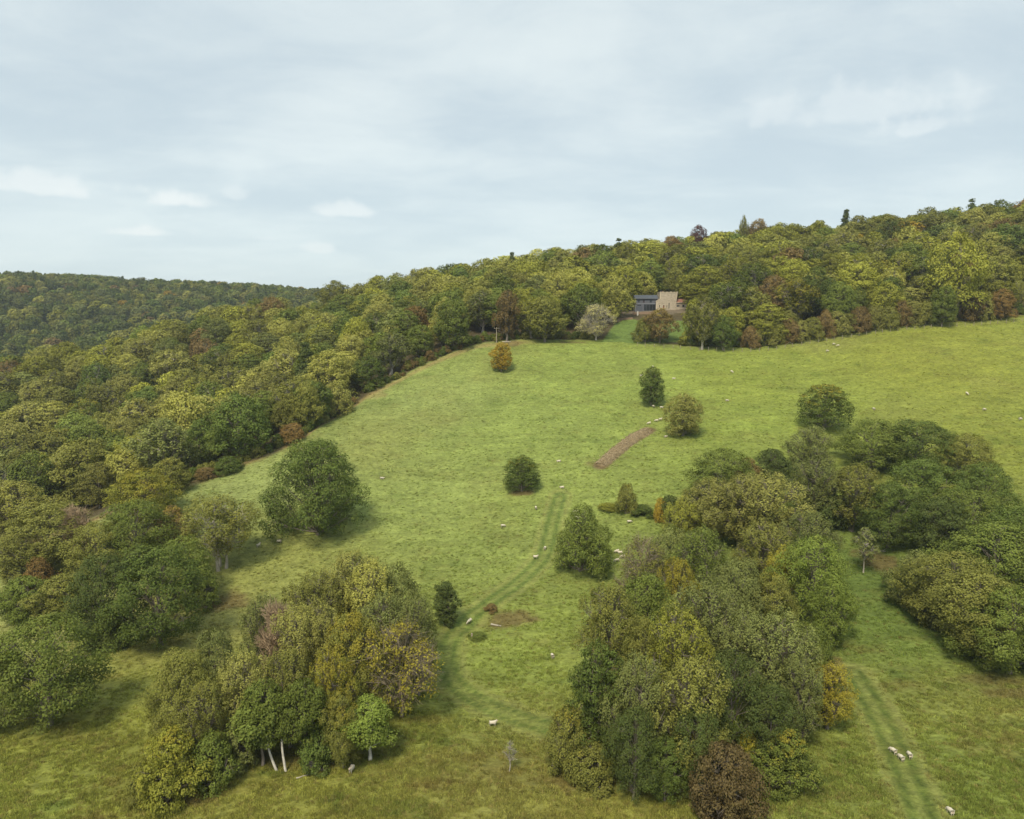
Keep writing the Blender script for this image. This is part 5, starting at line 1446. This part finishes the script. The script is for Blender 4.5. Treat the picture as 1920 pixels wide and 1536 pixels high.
# ------------------------------------------------------------------ fence along the upper right
def post_mesh():
    bm = bmesh.new()
    bmesh.ops.create_cone(bm, cap_ends=True, segments=7, radius1=0.10, radius2=0.085, depth=2.1)
    for v in bm.verts: v.co.z += 0.45
    me = bpy.data.meshes.new('post'); bm.to_mesh(me); bm.free(); me.materials.append(M_POST); return me


PM = post_mesh()
fence_px = [(1195, 648), (1290, 656), (1400, 660), (1500, 648), (1600, 632), (1700, 619), (1800, 612), (1930, 602)]
fl = smooth_line(hits(fence_px), 12)
seg = np.cumsum([0] + [math.dist(a, b) for a, b in zip(fl[:-1], fl[1:])])
fx0, fy0 = fl[0]
fen = bpy.data.objects.new('post_and_wire_fence', None); COL.objects.link(fen); fen.location = (fx0, fy0, gz(fx0, fy0)); tag(fen, 'weathered post and wire fence along the top right edge of the pasture', 'fence')
O = np.array([fx0, fy0, gz(fx0, fy0)])
ps = []
for k, s in enumerate(np.arange(0, seg[-1], 3.4)):
    s = s + (g.uniform(-.35, .35) if k else 0)
    x = float(np.interp(s, seg, [q[0] for q in fl])); y = float(np.interp(s, seg, [q[1] for q in fl])); z = gz(x, y)
    pp = add_obj('post', PM, fen, np.array([x, y, z]) - O, (g.normal(0, .05), g.normal(0, .05), g.uniform(0, 3)), (1, 1, g.uniform(.85, 1.12)))
    ps.append(np.array([x, y, z]) - O)
ps = np.array(ps)
for h in (0.35, 0.75, 1.15):
    tb = Tubes(); tb.add(ps + np.array([0, -0.09, h]), np.full(len(ps), 0.012), 4); v, f = tb.arrays()
    add_obj('wire', mesh_np('wire', v, f, 4, (M_WIRE,)), fen)
for (u, v_) in ((1480, 647), (1682, 617)):
    x, y = ray_hit(u, v_); z = gz(x, y)
    for sgn in (-1, 1):
        tb = Tubes(); tb.add(np.array([[0, 0, 1.25], [sgn * 0.8, -0.05, 0.6], [sgn * 1.6, -0.1, -0.15]]) + np.array([x, y, z]) - O, [0.06, 0.06, 0.06], 6); vv_, ff_ = tb.arrays()
        add_obj('brace', mesh_np('brace', vv_, ff_, 4, (M_POST,)), fen)


# ------------------------------------------------------------------ wooden utility poles
def pole(ub, vb, vt, label, hidden=0.0):
    x, y = ray_hit(ub, vb); z = gz(x, y); H = CAMZ + pix_dir(ub, vt)[2] * y - z
    e = bpy.data.objects.new('utility_pole', None); COL.objects.link(e); e.location = (x, y, z); e.rotation_euler = (0, 0, R(18)); tag(e, label, 'pole')
    tb = Tubes(); tb.add([(0, 0, -0.8), (0, 0, H * 0.5), (0, 0, H)], [0.19, 0.165, 0.14], 9); v, f = tb.arrays()
    me = mesh_np('pole', v, f, 4, (M_POLE,), smooth=True); add_obj('pole', me, e)
    part('cap', M_WIRE, e, (-0.13, 0.13, -0.13, 0.13, H + .002, H + 0.06))
    part('crossarm', M_POLE, e, (-1.1, 1.1, -0.23, -0.145, H - 0.5, H - 0.36))
    for xx_ in (-0.95, 0.0, 0.95):
        b = part('insulator', M_WHITE, e, (xx_ - 0.06, xx_ + 0.06, -0.25, -0.13, H - 0.359, H - 0.16), bevel=0.02)


pole(563, 806, 766, 'wooden utility pole with short crossarm on the left pasture edge')
pole(931, 643, 614, 'wooden utility pole at the top of the pasture behind the golden tree')

# ------------------------------------------------------------------ muck strip
hl = np.array(HEAP); k = 60
t = np.linspace(0, len(hl) - 1, k); cl_ = np.stack([np.interp(t, np.arange(len(hl)), hl[:, 0]), np.interp(t, np.arange(len(hl)), hl[:, 1])], 1)
tn = unit(np.gradient(cl_, axis=0)); nr = np.stack([-tn[:, 1], tn[:, 0]], 1)
mW = 17; vs = []
for i in range(k):
    endf = min(1, i / 4, (k - 1 - i) / 3)
    hws = [2.0 * (0.35 + 0.65 * endf) * (0.72 + 0.55 * g.random()) for _ in range(2)]
    for j in range(mW):
        s = (j / (mW - 1) - 0.5) * 2
        q = cl_[i] + nr[i] * s * hws[int(s > 0)]
        hh = (1 - abs(s) ** 2.4) * 0.75 * endf + g.normal(0, 0.20) * (1 - abs(s) ** 6)
        vs.append((q[0], q[1], gz(q[0], q[1]) + (hh if abs(s) < 0.99 and 0 < i < k - 1 else -0.25)))
vs = np.array(vs); ii = np.arange(k * mW).reshape(k, mW)
ff = np.stack([ii[:-1, :-1], ii[1:, :-1], ii[1:, 1:], ii[:-1, 1:]], -1).reshape(-1, 4)
o0 = vs.mean(0); o0[2] = gz(o0[0], o0[1])
mh = add_obj('muck_heap', mesh_np('muck_heap', vs - o0, ff[:, ::-1], 4, (M_MUCK,)), None, o0)
mh_e = tag(mh, 'long low strip of brown muck and straw across the pasture', 'muck heap')
# straw and clods on it
tb = Tubes()
for _ in range(1500):
    i = g.integers(1, k - 1); s = g.normal(0, .62); q = cl_[i] + nr[i] * s * 1.9
    z = gz(q[0], q[1]) + max(0.02, (1 - min(1, abs(s)) ** 2.4) * 0.75) + 0.04
    dr_ = unit(np.array([g.normal(), g.normal(), g.normal(0, .35)])) * g.uniform(0.2, 0.55)
    c0 = np.array([q[0], q[1], z]) - o0
    tb.add(np.array([c0 - dr_ / 2, c0, c0 + dr_ / 2]), [0.03, 0.045, 0.03], 3)
v, f = tb.arrays(); stw = add_obj('straw', mesh_np('straw', v, f, 4, (simple('straw', (0.50, 0.40, 0.25)),)), mh); stw['kind'] = 'stuff'


# ------------------------------------------------------------------ sheep
def sheep_mesh(name, pose):
    S = 1.0
    if pose == 'graze':
        neck, head, muz = (0.62, 0, 0.62), (0.82, 0, 0.34), (0.93, 0, 0.13); zoff = 0
    elif pose == 'stand':
        neck, head, muz = (0.58, 0, 0.86), (0.72, 0, 1.02), (0.92, 0, 0.95); zoff = 0
    else:
        neck, head, muz = (0.58, 0, 0.62), (0.74, 0, 0.78), (0.93, 0, 0.72); zoff = -0.34
    vs = [(-0.50, 0, 0.70), (-0.22, 0, 0.72), (0.10, 0, 0.71), (0.40, 0, 0.72), neck, head, muz, (-0.66, 0, 0.58)]
    rd = [0.235, 0.30, 0.31, 0.26, 0.150, 0.115, 0.065, 0.05]
    es = [(0, 1), (1, 2), (2, 3), (3, 4), (4, 5), (5, 6), (0, 7)]
    for (xx_, root, sgn) in ((-0.42, 0, 1), (-0.42, 0, -1), (0.36, 3, 1), (0.36, 3, -1)):
        b = len(vs); fold = pose == 'lie'
        if fold:
            vs += [(xx_, sgn * 0.17, 0.52), (xx_ + 0.10, sgn * 0.27, 0.42), (xx_ + 0.26, sgn * 0.27, 0.40)]
        else:
            bk = -0.05 if xx_ < 0 else 0.03
            vs += [(xx_, sgn * 0.15, 0.50), (xx_ + bk, sgn * 0.14, 0.27), (xx_ + 0.01, sgn * 0.14, 0.0)]
        rd += [0.10, 0.048, 0.038]; es += [(root, b), (b, b + 1), (b + 1, b + 2)]
    for sgn in (1, -1):
        b = len(vs); h = np.array(head); vs += [tuple(h + np.array([-0.06, sgn * 0.11, 0.04])), tuple(h + np.array([-0.09, sgn * 0.21, 0.02]))]
        rd += [0.035, 0.022]; es += [(5, b), (b, b + 1)]
    vs = [(a, b, max(0.035, c + zoff)) if pose == 'lie' else (a, b, c) for a, b, c in vs]
    me = bpy.data.meshes.new(name); me.from_pydata(vs, es, []); o = bpy.data.objects.new(name, me); COL.objects.link(o)
    sk = o.modifiers.new('skin', 'SKIN'); sk.use_smooth_shade = True
    for i, r_ in enumerate(rd):
        me.skin_vertices[0].data[i].radius = (r_, r_ * (0.92 if i < 4 else 1)); me.skin_vertices[0].data[i].use_root = i == 1
    sb = o.modifiers.new('sub', 'SUBSURF'); sb.levels = 2; sb.render_levels = 2
    dg = bpy.context.evaluated_depsgraph_get(); dg.update()
    out = bpy.data.meshes.new_from_object(o.evaluated_get(dg)); out.name = name
    bpy.data.objects.remove(o); bpy.data.meshes.remove(me)
    out.materials.clear(); out.materials.append(M_WOOL); out.materials.append(M_FACE)
    hd = np.array(head); lowz = 0.30 if pose != 'lie' else -1
    for pl in out.polygons:
        c = np.array(pl.center)
        pl.material_index = 1 if (np.linalg.norm(c - (hd + np.array(muz)) / 2 - np.array([0, 0, max(0, zoff) if pose != 'lie' else zoff])) < 0.17 or c[2] < lowz and c[0] < 0.6) else 0
    # shaggy fleece
    q = np.random.default_rng(9)
    co = np.empty(len(out.vertices) * 3); out.vertices.foreach_get('co', co); co = co.reshape(-1, 3)
    wool = co[:, 2] > (0.40 if pose != 'lie' else 0.0)
    co[wool] += q.normal(0, 0.010, (wool.sum(), 3)); out.vertices.foreach_set('co', co.ravel()); out.update()
    return out


M_WOOL = simple('fleece', (0.63, 0.57, 0.455), 0.95, 0.12, 9.0, 0.6, 0.05)
M_FACE = simple('sheep_face', (0.50, 0.41, 0.31), 0.9, 0.15, 6.0, 0.2, 0.1)
SM = {k: sheep_mesh('sheep_' + k, k) for k in ('graze', 'stand', 'lie')}
SHEEP = [  # pixel of the feet, pose, heading in degrees (0 = facing right)
    (1563, 647, 'graze', 10, 'upper left sheep of the three grazing under the right hand fence'),
    (1571, 650, 'graze', 160, 'rightmost of the three sheep grazing under the right hand fence'),
    (1551, 660, 'graze', 0, 'lowest of the three sheep grazing under the right hand fence'),
    (1372, 699, 'graze', -60, 'single sheep high on the right pasture, left of the three under the fence'),
    (1363, 752, 'lie', 10, 'sheep lying right of the two lone trees above the muck strip'),
    (1224, 690, 'graze', 80, 'sheep just above the tip of the egg shaped dark tree'),
    (1203, 705, 'lie', 180, 'sheep lying left of the top of the egg shaped dark tree'),
    (1263, 711, 'lie', 0, 'sheep lying right of the egg shaped dark tree'),
    (1225, 764, 'graze', 120, 'sheep beside the trunk of the egg shaped dark tree'),
    (1240, 765, 'lie', 0, 'sheep lying between the egg shaped tree and the oval olive tree'),
    (1217, 796, 'graze', 190, 'sheep grazing at the upper end of the muck strip'),
    (1231, 791, 'graze', 170, 'middle one of three sheep left of the oval olive tree'),
    (1238, 789, 'stand', 10, 'sheep nearest to the oval olive tree on its left'),
    (1248, 820, 'lie', 30, 'sheep lying at the lower left foot of the oval olive tree'),
    (1638, 769, 'graze', 100, 'sheep right of the gold topped dome tree'),
    (1813, 740, 'graze', -80, 'highest of three spread out sheep on the far right pasture'),
    (1845, 770, 'graze', 0, 'middle one of three spread out sheep on the far right pasture'),
    (1913, 788, 'graze', 10, 'sheep at the right picture edge on the pasture'),
    (1478, 849, 'graze', 80, 'sheep left of the grey twiggy tree of the upper right clump'),
    (1048, 866, 'lie', 170, 'sheep lying left of the lower end of the muck strip'),
    (1054, 915, 'lie', 175, 'sheep lying right of the squat round tree'),
    (1005, 955, 'graze', 95, 'sheep facing away below the squat round tree, by the wheel track'),
    (943, 989, 'graze', 15, 'sheep grazing alone left of the wheel track, below the squat round tree'),
    (1080, 962, 'graze', 165, 'white sheep at the upper left of the cone shaped tree'),
    (1083, 972, 'lie', 150, 'sheep half hidden behind the bare top of the cone shaped tree'),
    (1180, 981, 'graze', 5, 'sheep below the brown topped thorn bush'),
    (1022, 1031, 'graze', 70, 'upper one of two sheep left of the cone shaped tree'),
    (1004, 1048, 'stand', 0, 'lower one of two sheep left of the cone shaped tree'),
    (1157, 1037, 'graze', 185, 'topmost of four sheep huddled right of the cone shaped tree'),
    (1163, 1040, 'stand', 175, 'second from top of four sheep huddled right of the cone shaped tree'),
    (1168, 1047, 'graze', 180, 'rightmost of four sheep huddled right of the cone shaped tree'),
    (1157, 1054, 'graze', 178, 'lowest of four sheep huddled right of the cone shaped tree'),
    (879, 1168, 'graze', 235, 'sheep walking on the wheel track by the small dark evergreen'),
    (1036, 1234, 'graze', 100, 'sheep grazing alone inside the bend of the wheel track'),
    (924, 1362, 'stand', 5, 'white sheep standing side on below the bend of the wheel track'),
    (659, 1449, 'stand', 260, 'sheep facing the camera at the foot of the lower middle clump'),
    (485, 1026, 'stand', 60, 'white sheep at the right foot of the left clump'),
    (524, 1018, 'graze', 170, 'sheep at the left foot of the largest lone tree'),
    (1674, 1413, 'graze', 110, 'leftmost of three sheep on the lower right wheel track'),
    (1689, 1426, 'graze', 100, 'middle one of three sheep on the lower right wheel track'),
    (1705, 1421, 'graze', 85, 'rightmost of three sheep on the lower right wheel track'),
    (1781, 1527, 'graze', 95, 'sheep at the bottom right of the picture, right of the wheel track'),
    (716, 898, 'lie', 20, 'sheep lying right of the largest lone tree'),
]
for (u, v_, pose, hd_, lb) in SHEEP:
    x, y = ray_hit(u, v_)
    o = add_obj('sheep', SM[pose], None, (x, y, gz(x, y) + 0.01), (0, 0, R(hd_)), (0.84, 0.84, 0.84))
    # tilt with the slope
    e_ = 0.8; nrm = Vector((gz(x - e_, y) - gz(x + e_, y), gz(x, y - e_) - gz(x, y + e_), 2 * e_)).normalized()
    qt = Vector((0, 0, 1)).rotation_difference(nrm)
    o.rotation_euler = (qt @ Matrix.Rotation(R(hd_), 3, 'Z').to_quaternion()).to_euler()
    tag(o, lb, 'sheep', 'sheep on the pasture')


# ------------------------------------------------------------------ small things on the ground
def log_thing(name, u, v_, length, rad, rot, label, mat, tilt=0.0, stubs=3, cat='log'):
    x, y = ray_hit(u, v_); z = gz(x, y)
    e = bpy.data.objects.new(name, None); COL.objects.link(e); e.location = (x, y, z); e.rotation_euler = (0, -tilt, rot); tag(e, label, cat)
    tb = Tubes(); q = np.linspace(-0.5, 0.5, 7)
    pts = np.stack([q * length, g.normal(0, 0.06, 7) * length * .3, np.full(7, rad * 0.8) + np.abs(g.normal(0, 0.03, 7))], 1)
    tb.add(pts, rad * np.linspace(1.1, 0.6, 7), 8); v, f = tb.arrays(); add_obj('stem', mesh_np('stem', v, f, 4, (mat,), smooth=True), e)
    for k_ in range(stubs):
        p0 = pts[int(g.integers(2, 6))]; d_ = unit(np.array([g.normal(0, .6), g.normal(), abs(g.normal(0, .7)) + 0.1])) * length * g.uniform(0.2, 0.4)
        tb = Tubes(); tb.add(np.array([p0, p0 + d_ * .5 + g.normal(0, .03, 3), p0 + d_]), [rad * .45, rad * .3, rad * .12], 5); v, f = tb.arrays()
        add_obj('branch', mesh_np('branch', v, f, 4, (mat,)), e)
    return e


log_thing('fallen_log', 930, 1174, 2.0, 0.17, R(-20), 'pale fallen log in the hollow beside the wheel track', M_LOG)
log_thing('fallen_branch', 575, 1455, 2.6, 0.07, R(25), 'thin fallen branch in the grass below the lower middle clump', M_LOG, stubs=4, cat='branch')
log_thing('fallen_log', 1645, 1033, 3.2, 0.14, R(-30), 'pale fallen bough at the foot of the upper right clump', M_LOG, stubs=4)
log_thing('fallen_log', 950, 642, 3.5, 0.22, R(5), 'pale cut logs lying by the pole at the top of the pasture', M_LOG, stubs=2)


def stump(u, v_, r_, h, label, mat):
    x, y = ray_hit(u, v_); z = gz(x, y); bm = bmesh.new(); k_ = 12; rings = []
    for (hh, s) in ((-0.3, 1.5), (0.0, 1.35), (h * .35, 1.0), (h * .8, 0.9), (h, 0.85)):
        rings.append([bm.verts.new((math.cos(a * 2 * math.pi / k_) * r_ * s * g.uniform(.85, 1.15), math.sin(a * 2 * math.pi / k_) * r_ * s * g.uniform(.85, 1.15), hh + (g.uniform(-.12, .12) * h if hh == h else 0))) for a in range(k_)])
    for a, b in zip(rings[:-1], rings[1:]):
        for j in range(k_): bm.faces.new((a[j], a[(j + 1) % k_], b[(j + 1) % k_], b[j]))
    bm.faces.new(rings[-1])
    me = bpy.data.meshes.new('tree_stump'); bm.to_mesh(me); bm.free(); me.materials.append(mat)
    return tag(add_obj('tree_stump', me, None, (x, y, z)), label, 'stump')


stump(587, 1434, 0.5, 0.6, 'broken grey stump in the grass under the lower middle clump', M_LOG)
stump(885, 1199, 0.18, 1.0, 'short tan stub at the end of the grassy hollow', M_POST)
x, y = ray_hit(1440, 1457); tr = bpy.data.objects.new('water_trough', None); COL.objects.link(tr); tr.location = (x, y, gz(x, y)); tr.rotation_euler = (0, 0, R(8)); tag(tr, 'small dark water trough on the grass right of the copper brown bush', 'trough')
part('basin', M_SLATE, tr, (-0.9, 0.9, -0.35, -0.29, -0.15, 0.45), (-0.9, 0.9, 0.29, 0.35, -0.15, 0.45), (-0.9, -0.84, -0.289, 0.289, -0.15, 0.45), (0.84, 0.9, -0.289, 0.289, -0.15, 0.45))
part('water', M_GLASS, tr, (-0.838, 0.838, -0.288, 0.288, -0.1, 0.36))
x, y = ray_hit(921, 1146); tree_at(x, y, 1.3, 2.6, 'bush1', CO['brown'], .05, 'shrub', 'reddish dead bramble beside the wheel track above the hollow', 'shrub')
x, y = ray_hit(895, 1196); tree_at(x, y, 0.8, 3.4, 'bush2', CO['mid'], .0, 'shrub', 'low green weeds filling the grassy hollow', 'shrub')
# bare pale boughs in the right edge clump
log_thing('bare_bough', 1726, 1095, 4.0, 0.09, R(-10), 'bare pale bough caught in the left corner of the right edge clump', M_LOG, stubs=5, cat='branch').location.z += 4.0

# ------------------------------------------------------------------ hazy air
hm, N = mat_new('hazy_air')
vol = N.n('ShaderNodeVolumePrincipled', ins={'Color': (0.80, 0.90, 1.0, 1), 'Density': 0.00012, 'Anisotropy': 0.2})
N.n('ShaderNodeOutputMaterial', ins={1: vol.outputs[0]})
zmin = float(GZ.min()) - 1.5; zmax = max(CAMZ, float(GZ.max()) + 30)
bm = bmesh.new(); box(bm, gxs[0] - 5, gxs[-1] + 5, gys[0] - 5, gys[-1] + 5, zmin, zmax)
me = bpy.data.meshes.new('haze'); bm.to_mesh(me); bm.free(); me.materials.append(hm)
o = add_obj('haze', me); o['kind'] = 'stuff'; o['label'] = 'thin pale haze filling the air over the valley'; o['category'] = 'haze'
